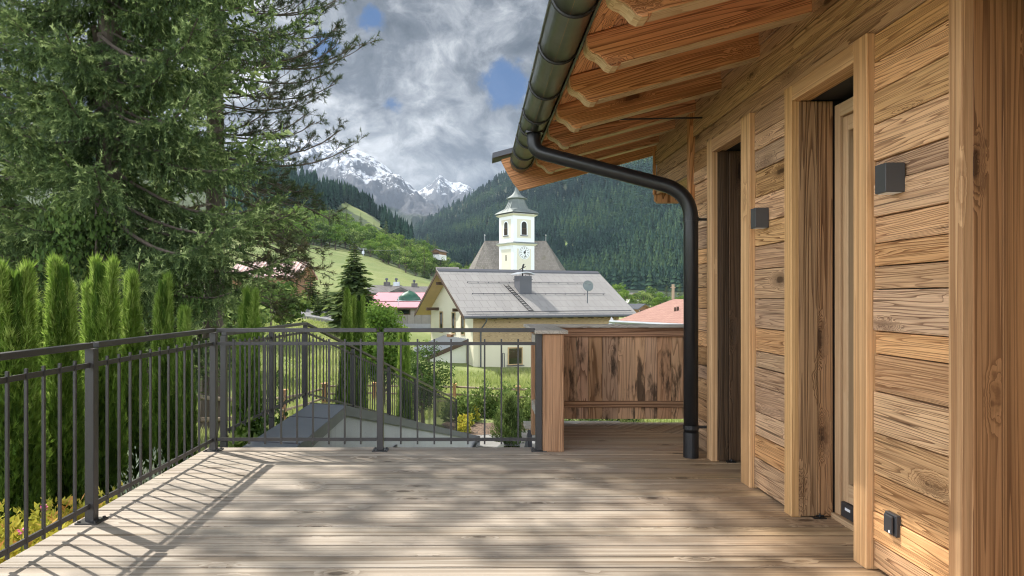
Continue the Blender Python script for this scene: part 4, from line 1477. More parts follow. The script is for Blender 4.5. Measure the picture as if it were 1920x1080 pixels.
for w in (1.4, 4.9, 7.2):
    m = MB()
    m.obox(cN(-1.05, w, -0.15 + (0.35 if w != 4.9 else 2.4)), aN * 1.05, bN * 0.18, (0, 0, 0.24))
    m.build("purlin", M["darkwood"], nh)
# chimney
ch0 = on_roof(5.75, 2.5)
m = MB()
zt = ch0.z + 1.12
m.prism([ch0 - Vector((0, 0, 0.4)), ch0 + aN * 1.05 - Vector((0, 0, 0.4)), ch0 + aN * 1.05 + bN * 0.95 - Vector((0, 0, 0.4)), ch0 + bN * 0.95 - Vector((0, 0, 0.4))], (0, 0, 1.82))
ch = m.build("chimney", M["capedge"], rN)
m = MB()
m.obox((ch0 - aN * 0.06 - bN * 0.06).to_tuple()[:2] + (zt,), aN * 1.17, bN * 1.07, (0, 0, 0.06))
for i in (0.08, 0.92):
    for j in (0.1, 0.8):
        p = ch0 + aN * i + bN * j
        m.tube([(p.x, p.y, zt), (p.x, p.y, zt + 0.42)], 0.02, 6)
m.build("chimney_rim", M["capedge"], ch)
m = MB()
n = 8
arc = []
for i in range(n + 1):
    s = i / n
    arc.append(ch0 - aN * 0.2 + aN * (1.45 * s) + Vector((0, 0, zt - ch0.z + 0.40 + 0.16 * math.sin(math.pi * s))) - bN * 0.15)
for p1, p2 in zip(arc, arc[1:]):
    m.obox(p1, p2 - p1, bN * 1.25, (0, 0, 0.07))
m.build("chimney_hood", M["zinc"], ch)
p = ch0 + aN * 0.5 + bN * 0.5
m = MB()
m.tube([(p.x, p.y, zt), (p.x, p.y, zt + 1.0)], 0.06, 8)
m.tube([(p.x - 0.25, p.y, zt + 0.8), (p.x + 0.25, p.y, zt + 1.05)], 0.035, 6)
m.tube([(p.x, p.y, zt + 0.95), (p.x + .1, p.y, zt + 1.25)], 0.07, 8)
m.build("weather_cock", M["black"], ch)
# roof ladder
m = MB()
l0, l1 = 5.25, 5.7
for s in (0, 1):
    for t in (0, 0.36):
        m.tube([on_roof(5.45 + t, 0.35, 0.07), on_roof(4.9 + t, 3.6, 0.07)], 0.022, 6)
i = 0.4
while i < 3.6:
    tt = 5.45 - 0.55 * (i - 0.35) / 3.25
    m.tube([on_roof(tt, i, 0.07), on_roof(tt + 0.36, i, 0.07)], 0.022, 6)
    i += 0.27
m.build("roof_ladder", M["black"], rN)
# windows
def window(parent, c, u, n, w, h, frame, depth=0.06, bars=1, sill=None, glass="glass", fw=0.09):
    """Window centred at c: u horizontal in the wall, n out of the wall."""
    z = Vector((0, 0, 1))
    m = MB()
    o = c - u * w / 2 - z * h / 2
    m.obox(o, u * w, z * fw, n * depth)
    m.obox(o + z * (h - fw), u * w, z * fw, n * depth)
    m.obox(o + z * fw, z * (h - 2 * fw), u * fw, n * depth)
    m.obox(o + z * fw + u * (w - fw), z * (h - 2 * fw), u * fw, n * depth)
    for i in range(1, bars):
        m.obox(o + z * fw + u * (w * i / bars - 0.03), z * (h - 2 * fw), u * 0.06, n * depth * 0.8)
    f = m.build("window", frame, parent)
    m = MB()
    m.obox(o + u * fw + z * fw, u * (w - 2 * fw), z * (h - 2 * fw), n * depth * 0.4)
    m.build("pane", M[glass], f)
    if sill is not None:
        m = MB()
        m.obox(o - z * 0.06 - u * 0.08, u * (w + 0.16), z * 0.055, n * (depth + 0.10))
        m.build("sill", sill, f)
    return f


window(nh, cN(3.42, 0, 0) * 1 + Vector((0, 0, -3.15 - cN(3.42, 0, 0).z)), aN, -bN, 1.25, 1.35, M["palewood"], 0.05, 1, M["capedge"])
for j in (2.0, 3.9, 6.6):
    pt = cN(0, j, 0)
    window(nh, Vector((pt.x, pt.y, -0.75)), -bN, -aN, 0.75, 1.75, M["clad"], 0.05, 1)
for j in (2.6,):
    pt = cN(0, j, 0)
    window(nh, Vector((pt.x, pt.y, -3.2)), -bN, -aN, 0.9, 1.2, M["clad"], 0.05, 1)
m = MB()
pt = cN(2.35, -0.03, 0)
m.tube(bend([(pt.x, pt.y, -4.3), (pt.x, pt.y, -2.9), (pt.x + .14, pt.y + .06, -2.9), (pt.x + .14, pt.y + .06, -4.3)], 0.08, 4), 0.025, 6)
m.build("vent_pipe", M["capedge"], nh)
# flower box on the gable
pt = cN(-0.02, 3.9, 0)
m = MB()
m.obox((pt.x, pt.y, -1.85), bN * 0.9, -aN * 0.22, (0, 0, 0.2))
m.build("flower_box", M["brownwood"], nh)
# lean-to with a ribbed sheet roof against the gable
lt = thing("lean_to", "low lean-to with dark ribbed sheet roof at the side of the cream house", "shed", tuple(cN(-1.8, 1.5, -4.4)))
m = MB()
p0, p1 = cN(-3.4, 1.0, -3.18), cN(-0.02, 1.0, -1.95)
m.obox(p0, p1 - p0, bN * 5.0, (0, 0, 0.10))
r = m.build("roof", M["capedge"], lt)
m = MB()
for i in range(15):
    m.obox(p0 + bN * (i * 0.35) + Vector((0, 0, 0.105)), p1 - p0, bN * 0.05, (0, 0, 0.06))
m.build("ribs", M["zinc"], r)
m = MB()
m.obox(p0 + Vector((0, 0, -0.22)), p1 - p0, -bN * 0.06, (0, 0, 0.30))
m.build("bargeboard", M["darkwood"], lt)
m = MB()
w0 = cN(-3.0, 1.25, -4.7)
w1 = cN(-0.05, 1.25, -4.7)
m.prism([w0, w1, (w1.x, w1.y, -2.05), (w0.x, w0.y, -3.13)], bN * 0.2)
m.build("wall", M["plaster_pale"], lt)
# ------------------------------------------------------------------ church
ps = math.radians(31.4)
S = 4.5
cc = Vector(((962.5 - CX) * 124 / F, 124.0, -5))            # near corner of the tower
rdir = Vector((math.cos(ps), math.sin(ps), 0))
ldir = Vector((-math.sin(ps), math.cos(ps), 0))
zc = lambda y: EZ + (558 - y) * 126 / F
chu = thing("church", "yellow and white village church with square clock tower and grey shingled nave", "church", (cc.x, cc.y, -5))
Z1, Z2 = zc(455), zc(401)


def tower_ring(m, e, z0, z1, e2=None):
    """Square band round the tower, e outside the wall (e2 at its top)."""
    e2 = e if e2 is None else e2
    q = lambda ee, z: [cc - rdir * ee - ldir * ee + Vector((0, 0, z + 5)), cc + rdir * (S + ee) - ldir * ee + Vector((0, 0, z + 5)), cc + rdir * (S + ee) + ldir * (S + ee) + Vector((0, 0, z + 5)), cc - rdir * ee + ldir * (S + ee) + Vector((0, 0, z + 5))]
    lo, hi = q(e, z0), q(e2, z1)
    k = lo + hi
    m.add(k, [(3, 2, 1, 0), (4, 5, 6, 7), (0, 1, 5, 4), (1, 2, 6, 5), (2, 3, 7, 6), (3, 0, 4, 7)], None, 0.5)


m = MB()
tower_ring(m, 0, -5, Z2)
tw = m.build("tower", M["church_white"], chu)
m = MB()
tower_ring(m, 0.12, Z1 - 0.55, Z1 - 0.25, 0.42)
m.build("cornice", M["church_yellow"], tw)
m = MB()
tower_ring(m, 0.15, Z2 - 0.45, Z2 - 0.15, 0.50)
m.build("cornice", M["church_yellow"], tw)
m = MB()
tower_ring(m, 0.45, Z1 - 0.249, Z1 - 0.17)
tower_ring(m, 0.44, Z1 - 0.169, Z1 + 0.05, 0.02)
m.build("string_course_flashing", M["copper"], tw)


def panel(m, side, x0, x1, z0, z1, d=0.02, arch=None):
    u, n = (rdir, -ldir) if side == "r" else (ldir, -rdir)
    o = cc + u * x0 + Vector((0, 0, z0 + 5))
    if not arch:
        m.obox(o, u * (x1 - x0), (0, 0, z1 - z0), n * d)
    else:
        r_ = (x1 - x0) / 2
        pts = [o, o + u * (x1 - x0)]
        for i in range(11):
            an = math.pi * i / 10
            pts.append(o + u * (r_ + r_ * math.cos(an)) + Vector((0, 0, z1 - z0 - r_ + r_ * math.sin(an))))
        m.prism(pts, n * d)


m = MB()
for s in "rl":
    panel(m, s, 0.75, S - 0.75, zc(620), Z1 - 1.15)
    panel(m, s, 0.75, S - 0.75, Z1 + 0.75, Z2 - 1.05)
m.build("yellow_panel", M["church_yellow"], tw)
for s in "rl":
    m = MB()
    panel(m, s, 1.50, 3.0, Z1 + 1.15, Z2 - 1.25, 0.05, True)
    w = m.build("belfry_window", M["church_white"], tw)
    m = MB()
    panel(m, s, 1.72, 2.78, Z1 + 1.3, Z2 - 1.45, 0.065, True)
    m.build("opening", M["shade_black"], w)
    m = MB()
    u, n = (rdir, -ldir) if s == "r" else (ldir, -rdir)
    for i in range(6):
        o = cc + u * (1.78 + i * 0.19) + n * 0.066 + Vector((0, 0, Z1 + 1.35 + 5))
        m.obox(o, (0, 0, 1.15), u * 0.045, n * 0.03)
    o = cc + u * 1.74 + n * 0.066 + Vector((0, 0, Z1 + 2.42 + 5))
    m.obox(o, u * 1.02, (0, 0, 0.09), n * 0.035)
    m.build("balustrade", M["darkwood"], w)
    m = MB()
    panel(m, s, 1.45, 3.05, Z1 + 1.08, Z1 + 1.22, 0.16)
    m.build("sill", M["capedge"], w)
# clock
cz = zc(474)
ctr = cc + rdir * 2.3 + Vector((0, 0, cz + 5))
disk = lambda r0, d, n=28: [ctr - ldir * d + rdir * (r0 * math.cos(2 * math.pi * i / n)) + Vector((0, 0, r0 * math.sin(2 * math.pi * i / n))) for i in range(n)]
m = MB()
m.prism(disk(1.22, 0.021), -ldir * 0.06)
ck = m.build("clock", M["church_white"], tw)
m = MB()
m.prism(disk(1.04, 0.082), -ldir * 0.02)
m.build("clock_ring", M["black"], ck)
m = MB()
m.prism(disk(0.99, 0.1025), -ldir * 0.012)
m.build("clock_face", M["church_white"], ck)
m = MB()
for h in range(12):
    an = math.pi / 6 * h
    d = rdir * math.sin(an) + Vector((0, 0, math.cos(an)))
    q = rdir * math.cos(an) - Vector((0, 0, math.sin(an)))
    for off in ((0,) if h % 3 else (-0.07, 0.07)):
        m.obox(ctr - ldir * 0.1150 + d * 0.60 + q * (off - 0.03), d * 0.32, q * 0.06, -ldir * 0.012)
m.build("numerals", M["black"], ck)
m = MB()
for an, ln, wd in ((math.radians(35), 0.55, 0.16), (math.radians(165), 0.85, 0.10)):
    d = rdir * math.sin(an) + Vector((0, 0, math.cos(an)))
    q = rdir * math.cos(an) - Vector((0, 0, math.sin(an)))
    m.obox(ctr - ldir * (0.130 if ln < 0.6 else 0.146) - d * 0.15 - q * wd / 2, d * (ln + 0.15), q * wd, -ldir * 0.012)
m.prism(disk(0.24, 0.162, 14), -ldir * 0.012)
m.build("hands", M["black"], ck)
m = MB()
panel(m, "l", 2.1, 2.4, Z1 - 3.2, Z1 - 2.2, 0.035)
m.build("slit_window", M["shade_black"], tw)
m = MB()
panel(m, "r", 1.85, 2.75, zc(517), zc(505), 0.045, True)
m.build("round_arch_niche", M["church_white"], tw)
# bell-shaped copper roof
m = MB()
tc = cc + rdir * S / 2 + ldir * S / 2
prof = [(S / 2 + 0.62, zc(400)), (S / 2 + 0.30, zc(397.0)), (1.95, zc(391)), (1.62, zc(384)), (1.38, zc(378)), (1.30, zc(373.2)), (1.32, zc(372.6)), (1.62, zc(372.0)), (1.68, zc(370.8)), (1.30, zc(368.2)), (0.78, zc(364)), (0.40, zc(358)), (0.22, zc(352)), (0.15, zc(346)), (0.0, zc(338))]
ring8 = []
for (r_, z) in prof:
    ring = []
    for i in range(4):
        d1 = (rdir if i in (1, 2) else -rdir) + (ldir if i in (2, 3) else -ldir)
        d2 = (rdir if (i + 1) % 4 in (1, 2) else -rdir) + (ldir if (i + 1) % 4 in (2, 3) else -ldir)
        cut = 0.0 if z < zc(396) else 0.26
        ring += [tc + (d1 * (1 - cut) + d2 * cut) * r_, tc + (d1 * cut + d2 * (1 - cut)) * r_] if cut else [tc + d1 * r_, tc + d2 * r_ * 0.999 + d1 * r_ * 0.001]
    ring8.append([Vector((p.x, p.y, z)) for p in ring])
vs = [p for rr in ring8 for p in rr]
fs = [tuple(range(7, -1, -1))]
for i in range(len(prof) - 1):
    for j in range(8):
        j2 = (j + 1) % 8
        fs.append((i * 8 + j, i * 8 + j2, (i + 1) * 8 + j2, (i + 1) * 8 + j))
m.add(vs, fs, None, 0.5)
sp_ = m.build("spire", M["copper"], chu)
m = MB()
for i in range(5):
    for j in range(8):
        pass
for j in range(8):
    j2 = (j + 1) % 8
    for s in (0.0, 0.33, 0.66):
        pts = [ring8[i][j].lerp(ring8[i][j2], s) + (ring8[i][j].lerp(ring8[i][j2], s) - Vector((tc.x, tc.y, ring8[i][j].z))).normalized() * 0.03 for i in range(1, 6)]
        m.tube(pts, 0.035, 4)
m.build("standing_seams", M["copper"], sp_)
m = MB()
m.tube([(tc.x, tc.y, zc(340)), (tc.x, tc.y, zc(320))], 0.05, 6)
m.tube([(tc.x - .5, tc.y, zc(325)), (tc.x + .5, tc.y, zc(325))], 0.05, 6)
m.build("cross", M["black"], sp_)
# nave: long shingled hip roof behind the tower with a polygonal choir end
m = MB()
Yn = 134.0
zn = lambda y: EZ + (558 - y) * Yn / F
zr_, ze_ = zn(451.5), zn(540)
xw = lambda px, Y=Yn: (px - CX) * Y / F
Rl = Vector((xw(909), Yn, zr_))
Rr = Vector((xw(1026), Yn + 2.5, zr_ + 0.2))
yf, yb = Yn - 7.2, Yn + 7.2
eav = [Vector((xw(858), Yn - 0.5, ze_)), Vector((xw(876, yf + 3), yf + 1.2, ze_)), Vector((xw(936, yf), yf, ze_)), Vector((xw(1060), yf + 1.0, ze_)), Vector((xw(1086), Yn + 2.0, ze_)), Vector((xw(1068), yb + 2, ze_)), Vector((xw(915), yb, ze_)), Vector((xw(870), yb - 4, ze_))]
vs = eav + [Rl, Rr]
L, R_ = 8, 9


def rf(*idx):
    pts = [vs[i] for i in idx]
    u = (pts[1] - pts[0]).normalized()
    n = (pts[1] - pts[0]).cross(pts[2] - pts[0]).normalized()
    v = n.cross(u)
    m.add(pts, [tuple(range(len(pts)))], [((p - pts[0]).dot(u) + 3, (p - pts[0]).dot(v) + 3, 0) for p in pts], 0.5)


rf(0, 1, L)
rf(1, 2, L)
rf(2, 3, R_, L)
rf(3, 4, R_)
rf(4, 5, R_)
rf(5, 6, L, R_)
rf(6, 7, L)
rf(7, 0, L)
nr = m.build("nave_roof", M["shingle"], chu)
m = MB()
ins = [tc * 0 + p.lerp(Vector((xw(970), Yn, p.z)), 0.06) for p in eav]
m.prism([Vector((p.x, p.y, -5)) for p in ins], (0, 0, ze_ + 5.05))
m.build("nave_wall", M["church_yellow"], chu)
m = MB()
for p in (Rl, Rr):
    m.tube([p, p + Vector((0, 0, 1.0))], 0.05, 6)
    m.tube([p + Vector((0, 0, 0.9)), p + Vector((0, 0, 1.05)), p + Vector((0, 0, 1.2))], [0.05, 0.16, 0.05], 8)
m.build("ridge_finial", M["zinc"], nr)

# ------------------------------------------------------------------ other buildings
# pink flat-roofed building
pk = thing("pink_roofed_building", "low building with faded pink membrane roof and grey block wall", "building", tuple(P(745, 610, 82)))
Yp = 80.0
m = MB()
q0, q1 = P(672, 578, Yp), P(808, 578.5, Yp)
zpe = q0.z
d = Vector((1, 0.0, 0))
m.obox((q0.x, Yp, zpe), d * (q1.x - q0.x), Vector((0, 16.0, 1.75)), (0, 0, 0.12))
pr = m.build("roof", M["pinkroof"], pk)
m = MB()
m.obox((q0.x, Yp - 0.05, zpe - 0.12), d * (q1.x - q0.x), (0, 0.05, 0), (0, 0, 0.2))
m.obox((q0.x + .1, Yp + 5.4, zpe + 0.72), d * (q1.x - q0.x - .2), (0, 0.09, 0), (0, 0, 0.07))
m.build("edge_bar", M["darkwood"], pr)
m = MB()
for (px, w_) in ((747, 0.02), (768, 0.03)):
    b_ = P(px, 572, Yp + 1.5)
    m.tube([(b_.x, b_.y, zpe + 0.2), (b_.x, b_.y, zpe + 1.35 if px < 760 else zpe - 0.9)], 0.05, 6)
m.build("roof_post", M["zinc"], pr)
m = MB()
m.box(q0.x + 0.4, q1.x, Yp + 0.5, Yp + 15.5, zpe - 1.75, zpe - 0.01, "x")
m.build("wall", M["block"], pk)
m = MB()
m.box(q0.x + 0.4, q1.x, Yp + 0.42, Yp + 15.5, -6, zpe - 1.752, "x")
m.build("base_wall", M["concrete"], pk)
wq = P(757, 584, Yp + 0.5)
window(pk, Vector((wq.x, Yp + 0.5, wq.z)), Vector((1, 0, 0)), Vector((0, -1, 0)), 1.5, 0.75, M["darkwood"], 0.05, 1)
t = thing("tarpaulin_bundle", "crumpled dark green tarpaulin bundle lying on the pink roof", "tarpaulin", tuple(P(767, 566, Yp + 6)))
m = MB()
c0 = P(767, 562, Yp + 6.5)
n, kk = 18, 9
vs, fs = [], []
rg = random.Random(4)
for j in range(kk):
    for i in range(n):
        an = 2 * math.pi * i / n
        v = j / (kk - 1)
        rr = (1 - v ** 3) * (1 + 0.10 * math.sin(an * 4 + j) + rg.uniform(-.05, .05)) + 0.02
        vs.append((c0.x + 1.42 * rr * math.cos(an) * (1 if abs(math.cos(an)) < .8 else .95), Yp + 6.6 + 0.9 * rr * math.sin(an), zpe + 0.62 + 1.42 * v + rg.uniform(-.04, .04)))
for j in range(kk - 1):
    for i in range(n):
        i2 = (i + 1) % n
        fs.append((j * n + i, j * n + i2, (j + 1) * n + i2, (j + 1) * n + i))
fs.append(tuple((kk - 1) * n + i for i in range(n)))
m.add(vs, fs, None, .5)
m.build("cover", M["tarp"], t, smooth=True)
m = MB()
m.obox((c0.x - 1.6, Yp + 5.5, zpe + 0.66), (3.6, 0, 0.02), (0, 0.5, 0.06), (0, 0, 0.14))
m.build("folded_edge", M["zinc"], t)
# dark roofs behind it
for (px0, px1, py0, py1, Yd, lab, th) in ((688, 745, 552, 537.5, 100, "dark grey tiled roof directly behind the pink roof, with chimneys along its ridge", 0.03), (742, 822, 553, 539.5, 108, "long dark grey tiled roof between the pink roof and the cream house's gable", -0.02)):
    a0, a1 = P(px0, py0, Yd), P(px1, py0, Yd)
    t = thing("dark_roofed_house", lab, "house", ((a0.x + a1.x) / 2, Yd + 4, -4))
    zr = EZ + (558 - py1) * (Yd + 4) / F
    a_, b_, k_, c_, R = gable_house(t, (a0.x, Yd + .4, -5), th, a1.x - a0.x, 8.0, -5, a0.z, zr, 0.4, 0.3, M["brownwood"], M["greyroof"])
    for i, f in enumerate((0.45, 0.78) if px0 < 700 else (0.3, 0.8)):
        m = MB()
        p = c_((a1.x - a0.x) * f, 3.6, zr - 0.2)
        m.box(p.x, p.x + 0.9, p.y, p.y + 0.7, zr - 0.4, zr + 0.7, "z")
        cm = m.build("chimney", M["zinc"] if i else M["greyroof"], R[0])
        m = MB()
        m.tube([(p.x + .4, p.y + .3, zr + .7), (p.x + .4, p.y + .3, zr + .95), (p.x + .4, p.y + .3, zr + 1.0), (p.x + .4, p.y + .3, zr + 1.25)], [0.12, 0.12, 0.24, 0.18], 8)
        m.build("chimney_cowl", M["capedge"], cm)
    m = MB()
    f = 0.6
    p = c_((a1.x - a0.x) * f, -0.3, a0.z + 0.1)
    m.prism([p, p + a_ * 4.2, p + a_ * 2.1 + Vector((0, 0, 0.95))], b_ * 2.6 + Vector((0, 0, 0.2)))
    m.build("dormer", M["greyroof"], R[0])

# corrugated roofed barn behind the pine
a0, a1 = P(430, 521, 76), P(561, 522, 76)
t = thing("corrugated_roofed_barn", "barn with faded red and white corrugated roof behind the pine branches", "barn", ((a0.x + a1.x) / 2, 80, a0.z - 4))
gable_house(t, (a0.x, 76.5, a0.z - 5), 0.0, a1.x - a0.x - 0.6, 8.4, a0.z - 5, a0.z, EZ + (558 - 494.0) * 80.7 / F, 0.5, 0.5, M["brownwood"], M["corrugated"])

# terracotta hipped roof on the right
t = thing("terracotta_house", "house with broad terracotta tiled hip roof and yellowish boarded wall, right of the grey roof", "house", (12, 46, -4.4))
Yt = 40.0
e0, e1 = P(1150, 602.5, Yt + 3), P(1292, 611.5, Yt - 3)
rl, rr = P(1262, 561.0, Yt + 5.5), P(1420, 561.0, Yt + 2)
m = MB()
E = [Vector((e0.x, e0.y, -0.2)), Vector((e1.x, e1.y, -0.2))]
ud = (E[1] - E[0]).normalized()
E[1] = E[0] + ud * 14.0
bk = Vector((-ud.y, ud.x, 0))
RL = Vector((rl.x, rl.y, rl.z))
RR = RL + ud * 5.5
E2 = [E[0] + bk * (2 * (RL - E[0]).dot(bk)), E[1] + bk * (2 * (RL - E[0]).dot(bk))]
vs = [E[0], E[1], RR, RL, E2[0], E2[1]]
rf(0, 1, 2, 3)
rf(4, 0, 3)
rf(5, 4, 3, 2)
rf(1, 5, 2)
m.add([p - Vector((0, 0, 0.12)) for p in (E[0], E[1], E2[1], E2[0])], [(3, 2, 1, 0)], None, .5)
tr = m.build("roof", M["terracotta"], t)
m = MB()
for px in (1266, 1271):
    p = P(px, 581, Yt + 1.6)
    zz = E[0].z + (RL.z - E[0].z) * ((p - E[0]).dot(bk) / (RL - E[0]).dot(bk))
    m.tube([(p.x, p.y, zz - .1), (p.x, p.y, zz + 0.22)], 0.07, 8)
m.build("vent_pipe", M["darkwood"], tr)
m = MB()
m.tube([RL, RL + Vector((0, 0, 0.95))], 0.09, 8)
m.tube([RL + Vector((-.15, 0, 0.75)), RL + Vector((.15, 0, 0.75))], 0.04, 6)
m.build("finial", M["fence_rail"], tr)
m = MB()
m.tube([E[0] - bk * 0.1 - ud * .2, E[1] - bk * 0.1], 0.09, 8)
m.build("gutter", M["zinc"], t)
m = MB()
o = E[0] + ud * 0.8 + bk * 0.7
depth = 2 * (RL - E[0]).dot(bk) - 1.4
m.prism([(o.x, o.y, -4.6), tuple((o + ud * 12.6).to_2d()) + (-4.6,), tuple((o + ud * 12.6 + bk * depth).to_2d()) + (-4.6,), tuple((o + bk * depth).to_2d()) + (-4.6,)], (0, 0, 4.28))
m.build("wall", M["clad"], t)
t = thing("zinc_canopy", "pale grey sheet canopy with small pointed gable beside the terracotta roof", "canopy", (8.2, 44.5, -4.4))
m = MB()
pA, pB, pC = P(1143, 617, 44), P(1150, 598.5, 44), P(1158, 617, 44)
m.prism([pA, pC, pB], (1.0, 6.0, 0))
m.obox(pC + Vector((0.05, 0, -0.05)), (1.9, -0.8, 0.0), (0.3, 2.2, 0.25), (0, 0, 0.06))
m.build("roof", M["zinc"], t)
m = MB()
for px in (1145, 1156, 1176):
    p = P(px, 618, 44.3)
    m.box(p.x - .06, p.x + .06, 44.3, 44.42, -4.6, p.z - 0.02, "z")
m.build("post", M["darkwood"], t)

# far houses in the valley
def far_house(name, lab, px0, px1, pye, pyr, pyb, Y, wall, roof, upper, th, W=8.0, glassn=3, gable=True):
    a0, a1 = P(px0, pye, Y), P(px1, pye, Y)
    t = thing(name, lab, "house", ((a0.x + a1.x) / 2, Y + W / 2, a0.z - 5))
    zb = EZ + (558 - pyb) * Y / F
    zr = EZ + (558 - pyr) * (Y + W / 2) / F
    L = a1.x - a0.x
    zb2 = zb - 1.5
    if gable:     # gable faces the viewer
        o = Vector((a1.x, Y, zb2))
        a_, b_, k_, c_, R = gable_house(t, o, th + math.pi / 2, W * 1.4, L, zb2, a0.z, zr, 0.9, 1.2, wall, roof, upper, (zb + a0.z) / 2, 0.22, M["palewood"], upper)
        u, n = -b_, -a_
        for i in range(glassn):
            for zz, hh in ((zb + (a0.z - zb) * 0.27, 0.22), (zb + (a0.z - zb) * 0.78, 0.20)):
                c = c_(0, L * (0.2 + 0.6 * i / max(1, glassn - 1)), zz)
                window(t, c, u, n, L * 0.11, (a0.z - zb) * hh, M["church_white"], 0.12, 1, fw=0.1)
        m = MB()
        p = c_(-1.0, L * 0.02, (zb + a0.z) / 2 + 0.15)
        m.obox(p, b_ * L * 0.96, a_ * 0.1, (0, 0, 0.9))
        m.build("balcony", M["darkwood"], t)
    else:
        gable_house(t, Vector((a0.x, Y, zb2)), th, L, W, zb2, a0.z, zr, 0.6, 0.6, wall, roof, None, None)
        for i in range(glassn):
            c = Vector((a0.x + L * (0.2 + 0.6 * i / max(1, glassn - 1)), Y, (zb + a0.z) / 2))
            window(t, c, Vector((1, 0, 0)), Vector((0, -1, 0)), L * 0.1, (a0.z - zb) * 0.4, M["church_white"], 0.1, 1)
    return t


far_house("alpine_house", "small white and brown alpine house among the trees beyond the grey roof", 1180, 1197, 555, 549.5, 567, 430, M["plaster_white"], M["greyroof"], M["brownwood"], 0.25, glassn=3)
far_house("alpine_house", "brown timber house with blue black roof just above the terracotta roof", 1188, 1215, 580, 570.5, 596, 215, M["plaster_white"], M["blueroof"], M["brownwood"], 0.55, glassn=3)
far_house("alpine_house", "small pale hillside house with dark roof above the bushes left of the church", 811, 824, 472, 468.0, 482, 390, M["plaster_white"], M["greyroof"], M["brownwood"], -0.3, glassn=2)
far_house("alpine_house", "low dark roofed house at the foot of the meadow left of the church tower", 822, 858, 509, 502, 518, 205, M["brownwood"], M["greyroof"], M["brownwood"], 0.1, glassn=3, gable=False)
far_house("alpine_house", "tiny grey roofed barn at the upper edge of the meadow", 774, 788, 484, 480.5, 489, 395, M["stonewall"], M["greyroof"], M["brownwood"], 0.0, glassn=2, gable=False)

# satellite dish of the neighbour's roof
p0 = on_roof(11.2, 1.36)
sd = thing("satellite_dish", "round grey satellite dish on a pole, fixed to the neighbour's metal roof", "satellite dish", tuple(p0))
m = MB()
m.tube([p0 - Vector((0, 0, 0.05)), p0 + Vector((0, 0, 1.25))], 0.035, 8)
m.build("pole", M["capedge"], sd)
m = MB()
ctr2 = p0 + Vector((0, -0.12, 1.35))
nrm2 = Vector((0.25, -0.93, 0.25)).normalized()
e1_ = nrm2.orthogonal().normalized()
e2_ = nrm2.cross(e1_)
vs, fs = [], []
rings, n = 6, 28
for j in range(rings):
    rr = 0.44 * j / (rings - 1)
    for i in range(n):
        an = 2 * math.pi * i / n
        vs.append(ctr2 + (e1_ * math.cos(an) + e2_ * math.sin(an)) * rr + nrm2 * (0.10 * (rr / 0.44) ** 2))
for j in range(rings):
    rr = 0.44 * (rings - 1 - j) / (rings - 1)
    for i in range(n):
        an = 2 * math.pi * i / n
        vs.append(ctr2 + (e1_ * math.cos(an) + e2_ * math.sin(an)) * rr + nrm2 * (0.10 * (rr / 0.44) ** 2 - 0.02))
for j in range(2 * rings - 1):
    for i in range(n):
        i2 = (i + 1) % n
        fs.append((j * n + i, j * n + i2, (j + 1) * n + i2, (j + 1) * n + i))
m.add(vs, fs, None, .5)
m.build("reflector", M["dish"], sd, smooth=True)
m = MB()
m.tube([ctr2 - e2_ * 0.3, ctr2 + nrm2 * 0.42], 0.012, 6)
m.tube([ctr2 + nrm2 * 0.40, ctr2 + nrm2 * 0.5], 0.035, 8)
m.build("feed_arm", M["capedge"], sd)

# ------------------------------------------------------------------ road, its kerb wall, utility pole and wires
pts = [(380, 572, 66), (455, 577, 65.5), (500, 583, 65), (545, 591, 64), (600, 600, 63), (645, 608, 62), (690, 618, 62)]
m = MB()
mk = MB()
for q, r_ in zip(pts, pts[1:]):
    a_, b_ = P(*q), P(*r_)
    m.add([a_, b_, b_ + Vector((0.5, 5.5, 0.55)), a_ + Vector((0.5, 5.5, 0.55)), a_ - Vector((0, 0, 1.5)), b_ - Vector((0, 0, 1.5))], [(0, 1, 2, 3), (4, 5, 1, 0)], None, .5)
    mk.obox(a_ + Vector((0, -0.25, -1.15)), b_ - a_, (0, 0.24, 0), (0, 0, 1.27))
rd = m.build("village_road", M["asphalt"])
tag(rd, "pale narrow road crossing above the meadow", "road", kind="structure")
kw = thing("road_wall", "low grey stone wall along the edge of the village road", "wall", tuple(P(570, 600, 63)))
mk.build("wall", M["stonewall"], kw)
mk = MB()
for q, r_ in zip(pts, pts[1:]):
    a_, b_ = P(*q), P(*r_)
    mk.obox(a_ + Vector((0, -0.32, 0.122)), b_ - a_, (0, 0.36, 0), (0, 0, 0.10))
mk.build("coping", M["concrete"], kw)

